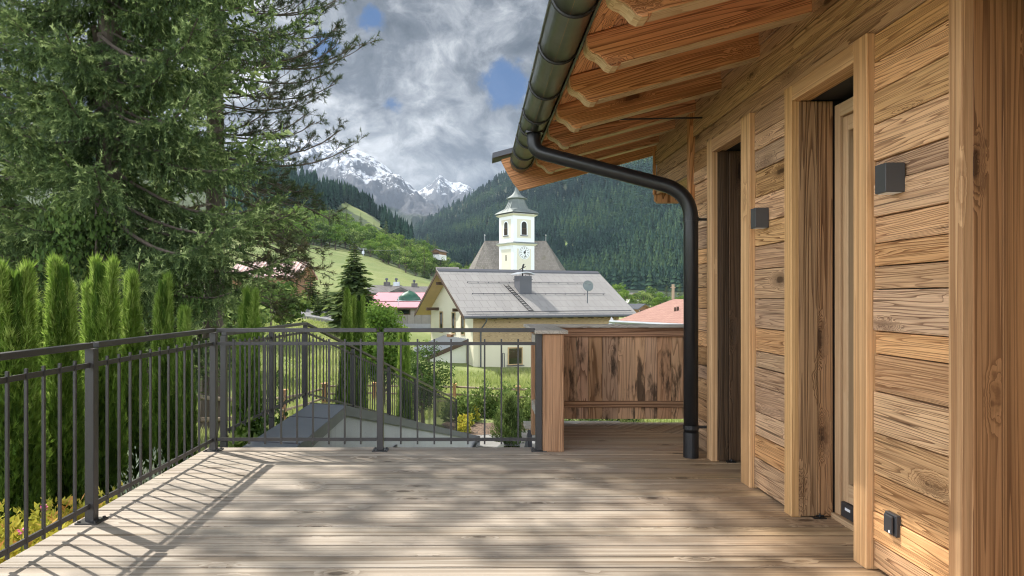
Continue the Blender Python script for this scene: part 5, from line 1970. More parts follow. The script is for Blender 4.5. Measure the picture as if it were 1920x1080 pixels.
up = Vector(LEFT.at_row(681, 484))
t = thing("power_pylon", "small power pole with crossarm at the upper edge of the meadow", "utility pole", tuple(up))
zt = up.z + (486 - 468) * up.y / F
m = MB()
m.tube([up - Vector((0, 0, 1)), (up.x, up.y, zt)], 0.16, 8)
m.build("pole", M["zinc"], t)
m = MB()
m.tube([(up.x - 1.5, up.y, zt - 0.2), (up.x + 1.5, up.y, zt - 0.2)], 0.12, 6)
m.box(up.x - .5, up.x + .5, up.y - .4, up.y + .1, zt - 2.2, zt - 1.0, "z")
m.build("crossarm", M["zinc"], t)
pl0 = Vector(LEFT.at_row(608, 420)) + Vector((0, 0, 8))
pl1 = Vector(LEFT.at_row(752, 528)) + Vector((0, 0, 9))
for dx, lab in ((-1.4, "thin power line from the pylon to the village, lower wire"), (1.4, "thin power line from the pylon to the village, upper wire")):
    o_ = Vector((up.x + dx, up.y, zt - 0.1))
    pts_ = []
    for a_, b_ in ((pl0, o_), (o_, pl1)):
        for i in range(9):
            s = i / 8
            p = a_.lerp(b_, s) - Vector((0, 0, 2.0 * s * (1 - s)))
            pts_.append(p)
    m = MB()
    m.tube(pts_, 0.025, 5)
    w_ = m.build("power_line", M["capedge"])
    tag(w_, lab, "power line", "power lines over the meadow")
# ------------------------------------------------------------------ vegetation
def unit(v):
    return v / np.maximum(np.linalg.norm(v, axis=1, keepdims=True), 1e-9)


def rvec(rng, n):
    return unit(rng.normal(size=(n, 3)))


def tri_blades(P0, D, L, W, rng, tint):
    n = len(P0)
    s = unit(np.cross(D, rvec(rng, n)))
    V = np.stack([P0 - s * W[:, None] / 2, P0 + s * W[:, None] / 2, P0 + D * L[:, None]], 1).reshape(-1, 3)
    return V, np.arange(3 * n).reshape(n, 3), np.repeat(tint, 3)


def leaf_quads(P0, D, L, W, N, tint):
    n = len(P0)
    s = unit(np.cross(D, N))
    V = np.stack([P0, P0 + D * (L * .5)[:, None] + s * (W / 2)[:, None], P0 + D * L[:, None], P0 + D * (L * .5)[:, None] - s * (W / 2)[:, None]], 1).reshape(-1, 3)
    return V, np.arange(4 * n).reshape(n, 4), np.repeat(tint, 4)


def needles_on(S, D, L, T, k, nl, nw, rng, spread=0.75, droop=0.0):
    """Needle blades along twigs: starts S, directions D, lengths L, tints T (0..1 at base), k per twig."""
    n = len(S)
    s = (np.arange(k)[None, :] + rng.uniform(0, 1, (n, k))) / k
    P0 = S[:, None, :] + D[:, None, :] * (L[:, None] * s)[..., None]
    P0[..., 2] -= droop * (s * L[:, None]) ** 2
    P0 = P0.reshape(-1, 3)
    DD = np.repeat(D, k, 0)
    side = unit(np.cross(DD, rvec(rng, n * k)))
    d = unit(DD * (1 - spread) + side * spread)
    ln = nl * rng.uniform(0.75, 1.2, n * k)
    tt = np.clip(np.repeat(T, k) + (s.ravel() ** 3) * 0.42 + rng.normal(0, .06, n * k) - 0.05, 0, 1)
    return tri_blades(P0, d, ln, np.full(n * k, nw), rng, tt)


def spruce_tree(name, label, base, H, R, seed, z_low, z_fine, group, kfine=11, dense=1.0, azmask=None):
    rng = np.random.default_rng(seed)
    base = Vector(base)
    t = thing(name, label, "tree", base, group)
    tm = MB()
    zs = [i / 14 for i in range(15)]
    tm.tube([base + Vector((0.12 * math.sin(3 * s + seed), 0.1 * math.cos(2 * s), -0.5 + s * (H + .4))) for s in zs], [0.21 * (1 - s) ** 0.8 + 0.02 for s in zs], 12)
    S, D, L, T, fineflag = [], [], [], [], []
    z = z_low
    az = rng.uniform(0, 6.28)
    while z < H - 0.4:
        fine0 = z < z_fine
        nb = 10 if fine0 else 5
        for b in range(nb):
            az += 2.39996 + rng.normal(0, .25)
            r = R(z) * rng.uniform(.62, 1.12)
            if z < 12.4 and math.cos(az - math.radians(233)) > .62:
                r *= .62  # branches shortened on this side to let sun onto hedge and deck
            zz = z + rng.uniform(-.16, .16)
            if r < 0.25:
                continue
            fine = fine0 and math.sin(az) < .45
            h = np.array([math.cos(az), math.sin(az), 0])
            sd = np.array([-math.sin(az), math.cos(az), 0])
            drop = rng.uniform(.36, .62) * (1 - 0.55 * z / H)
            f = lambda u: np.array([base.x, base.y, base.z + zz]) + h * (r * u) + np.array([0, 0, 1]) * (r * (-drop * 1.45 * u + drop * 0.95 * u * u + 0.10 * u ** 4)) + sd * (0.08 * r * math.sin(3 * u + az))
            us = np.linspace(0, 1, 8)
            pts = [f(u) for u in us]
            tm.tube([Vector(p) for p in pts], [0.045 * (r / 3.5) * (1 - .85 * u) + 0.006 for u in us], 5 if fine else 4, caps=False)
            # secondary shoots either side of the branch, then hanging twigs on each
            step = (0.074 if fine else 0.30) / dense
            u = 0.05
            while u < 1.0:
                p = f(u)
                tang = (f(min(u + .03, 1.03)) - f(u - .03))
                tang /= np.linalg.norm(tang)
                for s_ in (-1, 1):
                    l2 = (0.16 + 0.62 * (1 - u) ** 0.7 * min(1.0, .35 + u * 2.2)) * rng.uniform(.6, 1.15) * min(1, r / 2.2)
                    d2 = tang * .62 + sd * s_ * rng.uniform(.5, .95) + np.array([0, 0, rng.uniform(-.35, .05)])
                    d2 /= np.linalg.norm(d2)
                    m_ = max(1, int(l2 / (0.10 if fine else 0.26)))
                    tone = rng.uniform(.0, .30) + 0.20 * u
                    S.append(p)
                    D.append(d2)
                    L.append(l2)
                    T.append(tone + .15)
                    fineflag.append(fine)
                    for q in range(m_):
                        w = (q + rng.uniform(.3, 1)) / m_
                        o = p + d2 * (l2 * w) - np.array([0, 0, 0.10 * (l2 * w) ** 2])
                        bough = rng.uniform() < .48
                        hang = rng.uniform(.5, 1.0)
                        d3 = np.array([0, 0, -hang]) + d2 * rng.uniform(.0, .35) + rng.normal(0, .13, 3)
                        if bough:
                            d3 = d2 * .8 + tang * rng.uniform(.0, .6) + sd * rng.normal(0, .4) + np.array([0, 0, rng.uniform(-.35, .12)])
                        if u > .82 and rng.uniform() < .6:
                            d3 = tang + rng.normal(0, .45, 3)
                        d3 /= np.linalg.norm(d3)
                        S.append(o)
                        D.append(d3)
                        L.append(rng.uniform(.12, .30) if bough else rng.uniform(.14, .50) * (1.0 if u < .8 else .45))
                        T.append(np.clip(tone + (.22 if bough else -.12) + rng.normal(0, .10) + (0.34 if rng.uniform() < (.10 + .34 * (u > .7)) else 0), 0, 1))  # boughs tinted lighter, hanging twigs darker: sunlit layers painted into the tint
                        fineflag.append(fine)
                u += step / r * rng.uniform(.75, 1.25)
        z += (0.60 if fine0 else 0.50) * rng.uniform(.8, 1.2)
    S, D, L, T, ff = np.array(S), np.array(D), np.array(L), np.array(T), np.array(fineflag)
    parts = []
    if ff.any():
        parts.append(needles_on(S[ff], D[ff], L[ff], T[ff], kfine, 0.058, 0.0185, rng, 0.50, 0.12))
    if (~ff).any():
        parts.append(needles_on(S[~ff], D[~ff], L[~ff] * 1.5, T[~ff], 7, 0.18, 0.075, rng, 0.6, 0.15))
    V = np.concatenate([p[0] for p in parts])
    n0 = 0
    Fs = []
    for p in parts:
        Fs.append(p[1] + n0)
        n0 += len(p[0])
    Fc = np.concatenate(Fs)
    tint = np.concatenate([p[2] for p in parts])
    me = np_mesh("crown", V - np.array(base)[None], Fc, tint)
    tm.build("trunk", M["bark"], t)
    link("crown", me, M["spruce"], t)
    print(name, "twigs", len(S), "tris", len(Fc))
    return t


def r_big(z):
    zs = [0, 1.8, 4, 8, 10, 12.4, 13.3, 15.3, 16.2, 20, 29.2]
    return float(np.interp(z, zs, [2.0, 2.1, 3.0, 3.3, 3.0, 3.0, 4.0, 3.9, 2.5, 1.9, 0]))  # crown widths above the view shaped to throw the deck's shade pattern


sb = (-6.15, 12.0, gz(-6.15, 12.0))
spruce_tree("spruce_tree", "huge drooping spruce behind the hedge, its trunk left of the pine", sb, 28.0, r_big, 5, 1.7, 9.6, "big conifers beside the terrace", 17, 1.0)
spruce_tree("spruce_tree", "second big spruce at the left edge of the picture, beyond the first hedge plants", (-10.6, 13.6, gz(-10.6, 13.6)), 15.5, lambda z: 3.5 * max(0.0, 1 - max(0, z - 3) / 13.0) ** 0.6, 11, 1.9, 9.0, "big conifers beside the terrace", 12, 0.8)


def pine_tree():
    rng = np.random.default_rng(21)
    base = Vector((-6.2, 16.5, gz(-6.2, 16.5)))
    t = thing("pine_tree", "tall pine with tufted open branches reaching out over the valley, partly brown lower down", "tree", base, "big conifers beside the terrace")
    H = 19.0
    tm = MB()
    zs = [i / 12 for i in range(13)]
    tm.tube([base + Vector((0.15 * math.sin(4 * s), 0.1 * math.cos(3 * s), -0.5 + s * (H + .3))) for s in zs], [0.24 * (1 - s) ** 0.7 + 0.02 for s in zs], 12)
    C, CD, CT_ = [], [], []
    z = 3.5
    while z < H - .5:
        low = z < 6.2
        for b in range(4 if low else 4):
            if rng.uniform() < .62:
                az = rng.uniform(-1.0, 0.9)
            else:
                az = rng.uniform(0, 6.28)
            r = (3.25 if z < 9 else 3.25 * max(.1, 1 - (z - 9) / 11)) * rng.uniform(.55, 1.08)
            if low:
                r *= float(np.interp(z, [3.5, 6.2], [.60, .86]))
            h = np.array([math.cos(az), math.sin(az), 0])
            sd = np.array([-math.sin(az), math.cos(az), 0])
            o = np.array([base.x, base.y, base.z + z])
            f = lambda u: o + h * r * u + np.array([0, 0, r * (-0.10 * u - 0.22 * u * u + 0.42 * u ** 3 if not low else -0.12 * u - 0.22 * u * u)]) + sd * 0.12 * r * math.sin(2.5 * u + az * 3)
            us = np.linspace(0, 1, 9)
            tm.tube([Vector(f(u)) for u in us], [0.024 * (r / 3) * (1 - .8 * u) + .006 for u in us], 5, caps=False)
            brown = rng.uniform(0.18, .45) if (z < 5.6 and rng.uniform() < .6) else rng.uniform(.42, .75)
            u = 0.32
            while u < 1.02:
                uu = min(u, 1)
                p = f(uu)
                tang = f(min(uu + .03, 1.03)) - f(uu - .03)
                tang /= np.linalg.norm(tang)
                s_ = 1 if rng.uniform() < .5 else -1
                d2 = tang * rng.uniform(.5, 1.0) + sd * s_ * rng.uniform(.2, .9) + np.array([0, 0, rng.uniform(-.15, .55)])
                d2 /= np.linalg.norm(d2)
                l2 = rng.uniform(.30, .95) * (1.2 - .55 * uu)
                e = p + d2 * l2
                tm.tube([Vector(p), Vector(p + d2 * l2 * .5 + np.array([0, 0, -.02])), Vector(e)], [.008, .006, .004], 4, caps=False)
                C.append(e)
                CD.append(d2)
                CT_.append(brown)
                for _ in range(5):
                    w = rng.uniform(.35, .95)
                    d3 = d2 * .7 + rng.normal(0, .5, 3) + np.array([0, 0, .25])
                    d3 /= np.linalg.norm(d3)
                    l3 = rng.uniform(.10, .26)
                    q = p + d2 * l2 * w
                    tm.tube([Vector(q), Vector(q + d3 * l3)], [.006, .004], 3, caps=False)
                    C.append(q + d3 * l3)
                    CD.append(d3)
                    CT_.append(np.clip(brown + rng.normal(0, .06), 0, 1))
                u += 0.10 / r * 2.2 * rng.uniform(.6, 1.3)
        z += 0.30 if low else 0.40
    C, CD, CT_ = np.array(C), np.array(CD), np.array(CT_)
    k = 24
    n = len(C)
    s = rng.uniform(-.10, 0.02, (n, k))
    P0 = (C[:, None, :] + CD[:, None, :] * s[..., None]).reshape(-1, 3)
    DD = np.repeat(CD, k, 0)
    d = unit(DD * .75 + rvec(rng, n * k) * .85)
    V, Fc, tint = tri_blades(P0, d, 0.105 * rng.uniform(.7, 1.2, n * k), np.full(n * k, .011), rng, np.clip(np.repeat(CT_, k) + rng.normal(0, .09, n * k), 0, 1))
    tm.build("trunk", M["bark"], t)
    link("crown", np_mesh("crown", V - np.array(base)[None], Fc, tint), M["pine"], t)
    print("pine tufts", n)


pine_tree()


def thuja_mesh(seed, H, R, n, tops=1):
    rng = np.random.default_rng(seed)
    # feathery flat sprays standing on a dense column; several leaders at the top
    zt = rng.uniform(0, 1, n) ** 0.95
    lead = rng.integers(0, tops, n)
    lx = (lead - (tops - 1) / 2) * 0.15 * np.clip(zt - .35, 0, 1) * 1.4
    hz = H * (1.0 - 0.10 * (lead % 2))
    prof = lambda s: R * np.clip(np.minimum(0.72 + 0.9 * s, 1.0), 0, 1) * np.clip(1 - s ** 1.15, 0, 1) ** 0.9 * (1.0 if tops == 1 else .9)
    az = rng.uniform(0, 2 * np.pi, n)
    lump = 1 + 0.20 * np.sin(az * 3 + zt * 9 + seed) + 0.13 * np.sin(az * 5 - zt * 17) + 0.08 * np.sin(az * 2 + zt * 31)
    rad = prof(zt) * lump * rng.uniform(.62, 1.06, n)
    Pp = np.stack([lx + rad * np.cos(az), rad * np.sin(az), zt * hz], 1)
    out = np.stack([np.cos(az), np.sin(az), np.zeros(n)], 1)
    up = np.array([0, 0, 1.0])
    tilt = rng.uniform(.35, 1.1, n) * (1 - .5 * zt)
    D = unit(out * tilt[:, None] + up + rng.normal(0, .22, (n, 3)))
    tone = np.clip(0.36 + 0.48 * zt + rng.normal(0, .10, n) + 0.25 * (rad / np.maximum(prof(zt), .01) - .8), 0, 1)  # tops tinted yellower and lighter, sun from above partly painted in
    # each spray: a fan of blades in its own plane
    k = 7
    side = unit(np.cross(D, rvec(rng, n)))
    ang = np.linspace(-.85, .85, k)[None, :] + rng.normal(0, .12, (n, k))
    dd = unit((D[:, None, :] * np.cos(ang)[..., None] + side[:, None, :] * np.sin(ang)[..., None]).reshape(-1, 3))
    sl = rng.uniform(.045, .085, n) * (1 + .75 * zt ** 3)
    P0 = (Pp[:, None, :] + D[:, None, :] * (sl[:, None] * np.linspace(.0, .5, k)[None, ::1] * (1 - abs(np.linspace(-1, 1, k)))[None, :])[..., None]).reshape(-1, 3)
    ln = np.repeat(sl, k) * rng.uniform(.6, 1.1, n * k)
    V, Fc, tint = tri_blades(P0, dd, ln, np.full(n * k, .0135), rng, np.clip(np.repeat(tone, k) + rng.normal(0, .05, n * k), 0, 1))
    # dense inner column
    m = 1500
    zc = rng.uniform(0.0, .93, m)
    az = rng.uniform(0, 2 * np.pi, m)
    rr = prof(zc) * .62 * np.sqrt(rng.uniform(.3, 1, m))
    Q = np.stack([rr * np.cos(az), rr * np.sin(az), zc * H], 1)
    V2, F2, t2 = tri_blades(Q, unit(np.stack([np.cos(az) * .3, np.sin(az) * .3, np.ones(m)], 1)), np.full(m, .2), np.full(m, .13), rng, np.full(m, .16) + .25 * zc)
    return np.concatenate([V, V2]), np.concatenate([Fc, F2 + len(V)]), np.concatenate([tint, t2])


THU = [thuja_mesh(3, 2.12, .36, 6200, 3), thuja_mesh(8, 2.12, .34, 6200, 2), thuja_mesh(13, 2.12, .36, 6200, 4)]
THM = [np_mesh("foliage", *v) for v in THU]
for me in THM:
    me.materials.append(M["thuja"])
STM = MB()
STM.tube([(0, 0, -.3), (0.01, 0, 1.0), (0, 0.01, 1.9)], [.04, .03, .006], 8)


def thuja(x, y, H, w, rot, var, label, group, z=None):
    z = gz(x, y) if z is None else z
    t = thing("arborvitae", label, "shrub", (x, y, z), group)
    for nm, me in (("foliage", THM[var]),):
        o = bpy.data.objects.new(nm, me)
        COL.objects.link(o)
        o.parent = t
    o = STM.build("stem", M["bark"])
    o.parent = t
    s = H / 2.12
    t.scale = (w * s, w * s, s)
    t.rotation_euler = (0, 0, rot)
    return t


hedge = "arborvitae hedge behind the left railing"
for px, top, Y, w, var, lab in ((26, 487, 5.45, 1.1, 0, "tall arborvitae cut off by the photo's left edge, with yellow green top"),
                                (116, 478, 6.05, 1.12, 1, "tall arborvitae with a single bushy tip, second from the photo's left edge"),
                                (188, 478, 6.65, 1.12, 2, "tall arborvitae with forked tip, third of the hedge row from the left"),
                                (246, 505, 7.25, 1.05, 0, "blunt topped arborvitae fourth in the hedge row, between the forked one and the last"),
                                (306, 511, 7.95, 1.0, 1, "slim arborvitae at the far end of the close hedge row"),
                                (68, 565, 6.9, 0.9, 2, "smaller arborvitae half hidden between the two leftmost tall ones"),
                                (346, 572, 8.9, 0.85, 0, "low narrow arborvitae beyond the end of the hedge row, left of the corner post")):
    X = (px - CX) * Y / F
    zb = gz(X, Y)
    zt = EZ + (558 - top) * Y / F
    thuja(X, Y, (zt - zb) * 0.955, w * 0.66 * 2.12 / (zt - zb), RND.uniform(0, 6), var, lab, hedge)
far_h = "arborvitae outside the sloping driveway wall"
for px, top, Y, w, var, lab in ((466, 552, 10.6, .95, 2, "single arborvitae behind the corner of the two deck railings"),
                                (650, 553, 14.0, .95, 1, "taller leader of the pair of arborvitae behind the sloping railing"),
                                (672, 566, 14.3, .85, 0, "shorter leader of the pair of arborvitae behind the sloping railing"),
                                (758, 624, 17.3, .85, 2, "small dark arborvitae below the round light green tree")):
    X = (px - CX) * Y / F
    zb = gz(X, Y)
    zt = EZ + (558 - top) * Y / F
    thuja(X, Y, zt - zb, w * 0.8 * 2.12 / (zt - zb), RND.uniform(0, 6), var, lab, far_h)


# broadleaf tree meshes: clumps of leaves over a branching trunk
def broad_mesh(seed, n, leafs, clumps=16, squash=1.15, leaf_w=.75, shape="round"):
    """Crown of unit height 1 (0.18..1), radius ~0.36."""
    rng = np.random.default_rng(seed)
    cs, rs, tones = [], [], []
    for i in range(clumps):
        while True:
            p = rng.uniform(-1, 1, 3)
            if np.linalg.norm(p) < 1 and np.linalg.norm(p) > .25:
                break
        if shape == "tall":
            q = np.array([p[0] * .23 * (1.1 - .5 * (p[2] + 1) / 2), p[1] * .23 * (1.1 - .5 * (p[2] + 1) / 2), .58 + p[2] * .36])
        else:
            q = np.array([p[0] * .31, p[1] * .31, .60 + p[2] * .29])
        cs.append(q)
        rs.append(rng.uniform(.085, .15))
        tones.append(rng.uniform(-.24, .24))
    cs, rs, tones = np.array(cs), np.array(rs), np.array(tones)
    ci = rng.integers(0, clumps, n)
    nn = rvec(rng, n)
    nn[:, 2] = np.abs(nn[:, 2]) * np.where(rng.uniform(size=n) < .72, 1, -1)
    rr = rs[ci] * rng.uniform(.55, 1.08, n)
    Pp = cs[ci] + nn * rr[:, None] * np.array([1.1, 1.1, .85])
    q_ = rvec(rng, n)
    D = unit(q_ - nn * np.sum(q_ * nn, 1, keepdims=True) + nn * rng.uniform(-.1, .5, (n, 1)) + np.array([0, 0, -.15]))
    N = unit(nn + rvec(rng, n) * .35)
    L = leafs * rng.uniform(.7, 1.3, n)
    tone = np.clip(.45 + tones[ci] + .30 * (nn[:, 2]) * .5 + rng.normal(0, .10, n), 0, 1)
    return leaf_quads(Pp, D, L, L * leaf_w, N, tone), cs


def branch_mesh(cs, seed):
    m = MB()
    rng = random.Random(seed)
    m.tube([(0, 0, -.06), (0.004, 0, .2), (0, .006, .45), (0, 0, .75)], [.028, .022, .015, .004], 7)
    for c in cs[::2]:
        z = max(.16, c[2] - .25)
        m.tube([(0, 0, z), (c[0] * .5, c[1] * .5, z + (c[2] - z) * .45), tuple(c)], [.011, .007, .003], 5, caps=False)
    return m


TREES = {}


def tree_kind(key, mats, quads, cs, seed):
    (V, Fc, tint) = quads
    me = np_mesh("crown", V, Fc, tint)
    me.materials.append(M[mats])
    tr = branch_mesh(cs, seed).build("trunk", M["bark"])
    tm = tr.data
    bpy.data.objects.remove(tr)
    TREES[key] = (me, tm)


for i in range(5):
    q, cs = broad_mesh(30 + i, 1150, .048, 18)
    tree_kind(("far", i), "broad", q, cs, i)
for i in range(2):
    q, cs = broad_mesh(50 + i, 1500, .05, 18)
    tree_kind(("farbright", i), "fresh", q, cs, i)


def conifer_mesh(seed, tiers, per, fine, spread=.17, open_=0.0):
    """Conifer of unit height: whorls of drooping sprays, dark inside and lighter at the tips."""
    rng = np.random.default_rng(seed)
    Ps, Ds, Ls, Ws, Ts = [], [], [], [], []
    for i in range(tiers):
        s = i / (tiers - 1)
        z = .06 + .92 * s
        r = spread * (1 - s) ** .82 * (1 + .25 * math.sin(i * 2.1 + seed)) + .012
        k = max(4, int(per * (1 - .6 * s)))
        for j in range(k):
            az = 2 * math.pi * (j + rng.uniform(-.3, .3)) / k + i * 1.3
            rr = r * rng.uniform(.65, 1.15)
            h = np.array([math.cos(az), math.sin(az), 0])
            sd = np.array([-math.sin(az), math.cos(az), 0])
            tone = rng.uniform(.2, .6)
            for q in range(fine):
                w = (q + rng.uniform(.2, 1)) / fine
                o = np.array([0, 0, z]) + h * rr * w * .85 + np.array([0, 0, -.35 * rr * w + .10 * rr * w * w])
                d = h * .8 + sd * rng.normal(0, .55) + np.array([0, 0, rng.uniform(-.65, -.05)])
                Ps.append(o)
                Ds.append(d / np.linalg.norm(d))
                Ls.append(rr * rng.uniform(.28, .55) + .012)
                Ws.append((rr * .30 + .010) * rng.uniform(.5, .9))
                Ts.append(np.clip(tone + .45 * (w - .6) + rng.normal(0, .08), 0, 1))
    P_, D_, L_, W_, T_ = map(np.array, (Ps, Ds, Ls, Ws, Ts))
    N_ = unit(np.cross(D_, np.cross(np.tile([0, 0, 1.0], (len(D_), 1)), D_)) + rng.normal(0, .35, D_.shape))
    return leaf_quads(P_, D_, L_, W_, N_, T_)


def stem_mesh():
    m = MB()
    m.tube([(0, 0, -.04), (0, 0, .5), (0, 0, .97)], [.016, .010, .002], 6)
    o = m.build("trunk", M["bark"])
    d = o.data
    bpy.data.objects.remove(o)
    return d


STEM = stem_mesh()
for i in range(3):
    V, Fc, tint = conifer_mesh(70 + i, 26, 11, 4, .155)
    me = np_mesh("crown", V, Fc, tint)
    me.materials.append(M["conifer"])
    TREES[("conifer", i)] = (me, STEM)
V, Fc, tint = conifer_mesh(91, 40, 15, 10, .215)
me = np_mesh("crown", V, Fc, tint)
me.materials.append(M["conifer"])
TREES[("bigconifer", 0)] = (me, STEM)
for i in range(2):
    V, Fc, tint = conifer_mesh(95 + i, 22, 14, 9, .30)
    me = np_mesh("crown", V, Fc, tint)
    me.materials.append(M["conifer"])
    TREES[("hedgeconifer", i)] = (me, STEM)
for key, seed, n, lf, cl, shape, mat in (("round", 61, 15000, .027, 34, "round", "fresh"), ("birch", 63, 3200, .026, 24, "tall", "broad"), ("sapling", 64, 1700, .026, 12, "round", "broad"), ("nearshrub", 66, 2600, .055, 22, "round", "broad")):
    q, cs = broad_mesh(seed, n, lf, cl, shape=shape)
    tree_kind((key, 0), mat, q, cs, seed)


def plant(key, loc, H, label, group=None, name="tree", cat="tree", wide=1.0, rot=None):
    cm, tm = TREES[key]
    t = thing(name, label, cat, loc, group)
    for nm, me in (("crown", cm), ("trunk", tm)):
        o = bpy.data.objects.new(nm, me)
        COL.objects.link(o)
        o.parent = t
    t.scale = (H * wide, H * wide, H)
    t.rotation_euler = (0, 0, RND.uniform(0, 6.28) if rot is None else rot)
    return t


# --- mid-distance plants
def on_ground(px, Y):
    X = (px - CX) * Y / F
    return (X, Y, gz(X, Y) - .05)


def top_h(loc, top):
    return EZ + (558 - top) * loc[1] / F - loc[2]


l = on_ground(718, 33)
plant(("round", 0), l, top_h(l, 563) * 1.02, "round leafy light green tree left of the cream house", None, "broadleaf_tree", wide=0.92)
l = on_ground(806, 30)
plant(("birch", 0), l, top_h(l, 640), "slender loose shrub in front of the cream house's lean-to", None, "broadleaf_tree", "tree", wide=1.35)
l = on_ground(792, 24)
plant(("birch", 0), l, top_h(l, 668), "dark leafy bush just beyond the lower end of the sloping railing", None, "garden_shrub", "shrub", wide=1.2)
l = P(664, 592, 58)
l = (l.x, l.y, l.z - 1)
plant(("bigconifer", 0), l, top_h(l, 453), "tall spruce standing alone in front of the meadow slope", None, "spruce_tree", wide=1.4)
for i, (px, top, Y, lab) in enumerate(((582, 505, 70, "dense dark conifer left of the lone spruce, with a pointed tip"), (556, 535, 68, "low dense conifer beside the road at the left end of the clump"), (612, 528, 69, "broad dense conifer in the middle of the clump above the road"), (636, 545, 66, "low dense conifer just left of the lone spruce"), (596, 552, 66, "bushy conifer in front of the clump above the road"))):
    l = P(px, 590, Y)
    l = (l.x, l.y, l.z - .6)
    plant(("hedgeconifer", i % 2), l, top_h(l, top), lab, "dense conifers above the road", "conifer", wide=1.15)
l = P(508, 606, 46)
plant(("sapling", 0), (l.x, l.y, l.z), 1.9 * 1.4, "young thin tree in the meadow just below the road", None, "young_tree", wide=.9)
for i, (px, top, Y, lab) in enumerate(((440, 552, 40, "light leafy tree showing under the pine branches"), (520, 556, 72, "pale leafy tree at the roadside right of the pine"), (395, 560, 30, "leafy bush in the gap under the big spruce"))):
    l = on_ground(px, Y)
    plant(("nearshrub", 0), l, max(2.0, top_h(l, top)), lab, "leafy trees under the big conifers", "broadleaf_tree", wide=1.2)
for px, Y, top, lab in ((180, 11.2, 300, "broad leaved sapling growing up through the big spruce's branches"), (300, 11.5, 430, "small leafy sapling low among the big spruce's branches"), (40, 12.5, 420, "leafy sapling among the branches at the photo's left edge")):
    l = on_ground(px, Y)
    plant(("sapling", 0), l, top_h(l, top), lab, "saplings among the spruce branches", "sapling", "sapling", wide=.55)
for px, Y, top, lab in ((532, 52, 523, "leafy roadside tree hiding the wall of the corrugated roofed barn"), (478, 50, 518, "leafy roadside tree under the pine in front of the corrugated roofed barn")):
    l = on_ground(px, Y)
    plant(("nearshrub", 0), l, top_h(l, top), lab, "leafy trees under the big conifers", "broadleaf_tree", wide=1.2)
# backdrop behind the big conifers
for i, (px, Y, top) in enumerate(((20, 30, 300), (110, 34, 330), (200, 31, 380), (290, 36, 400), (360, 38, 430), (-60, 28, 250), (420, 60, 470))):
    l = on_ground(px, Y)
    plant(("bigconifer", 0), l, top_h(l, top), "tree in the dim backdrop seen only through gaps in the big conifers", "backdrop trees behind the big conifers", "backdrop_tree", wide=1.1)

# --- woods on the left slope: broadleaved trees one by one
rng = random.Random(77)
cnt = 0
placed = []
while cnt < 150:
    px = rng.uniform(470, 800)
    top_e = np.interp(px, [470, 560, 640, 700, 760, 800], [412, 412, 424, 448, 480, 506])
    bot = np.interp(px, [470, 560, 640, 690, 740, 800], [460, 466, 466, 482, 503, 527])
    py = top_e + (bot - top_e) * rng.uniform(0, 1) ** 0.9
    if any(abs(px - a) < 9 and abs(py - b) < 5 for a, b in placed):
        continue
    placed.append((px, py))
    p = Vector(LEFT.at_row(px, py))
    H = rng.uniform(9, 14.5) * (1.0 if p.y > 300 else .8)
    k = rng.random()
    front = py > bot - 8
    if k < .14:
        plant(("conifer", rng.randrange(3)), p - Vector((0, 0, .8)), H * 1.35, "dark pointed spruce standing among the light broadleaved trees on the hillside", "spruces among the hillside wood", "spruce_tree", wide=1.1)
    elif k < .5:
        plant(("farbright", rng.randrange(2)), p - Vector((0, 0, 1.2)), H, "light green broadleaved tree in the hillside wood", "light green trees of the hillside wood", "broadleaf_tree", wide=1.15)
    else:
        plant(("far", rng.randrange(5)), p - Vector((0, 0, 1.2)), H, "mid green broadleaved tree in the hillside wood", "mid green trees of the hillside wood", "broadleaf_tree", wide=1.15)
    cnt += 1
# valley floor trees between the meadow and the church
cnt = 0
while cnt < 46:
    px = rng.uniform(768, 905)
    lo = np.interp(px, [768, 810, 850, 905], [512, 520, 528, 540])
    hi = np.interp(px, [768, 810, 850, 905], [470, 492, 508, 526])
    py = rng.uniform(hi, lo)
    p = Vector(LEFT.at_row(px, py))
    H = rng.uniform(.9, 1.35) * 36 * p.y / F
    if rng.random() < .25:
        plant(("conifer", rng.randrange(3)), p - Vector((0, 0, .8)), H * 1.25, "dark spruce in the trees between the meadow and the church", "spruces left of the church", "spruce_tree", wide=1.1)
    else:
        plant(("far", rng.randrange(5)) if rng.random() < .55 else ("farbright", rng.randrange(2)), p - Vector((0, 0, 1)), H * .85, "broadleaved tree in the cluster between the meadow and the church", "broadleaved trees left of the church", "broadleaf_tree", wide=1.2)
    cnt += 1
l = Vector(LEFT.at_row(796, 490))
plant(("farbright", 0), l - Vector((0, 0, 1)), 46 * l.y / F, "tall rounded pale green tree on the slope left of the little hillside house", None, "broadleaf_tree", wide=1.0)
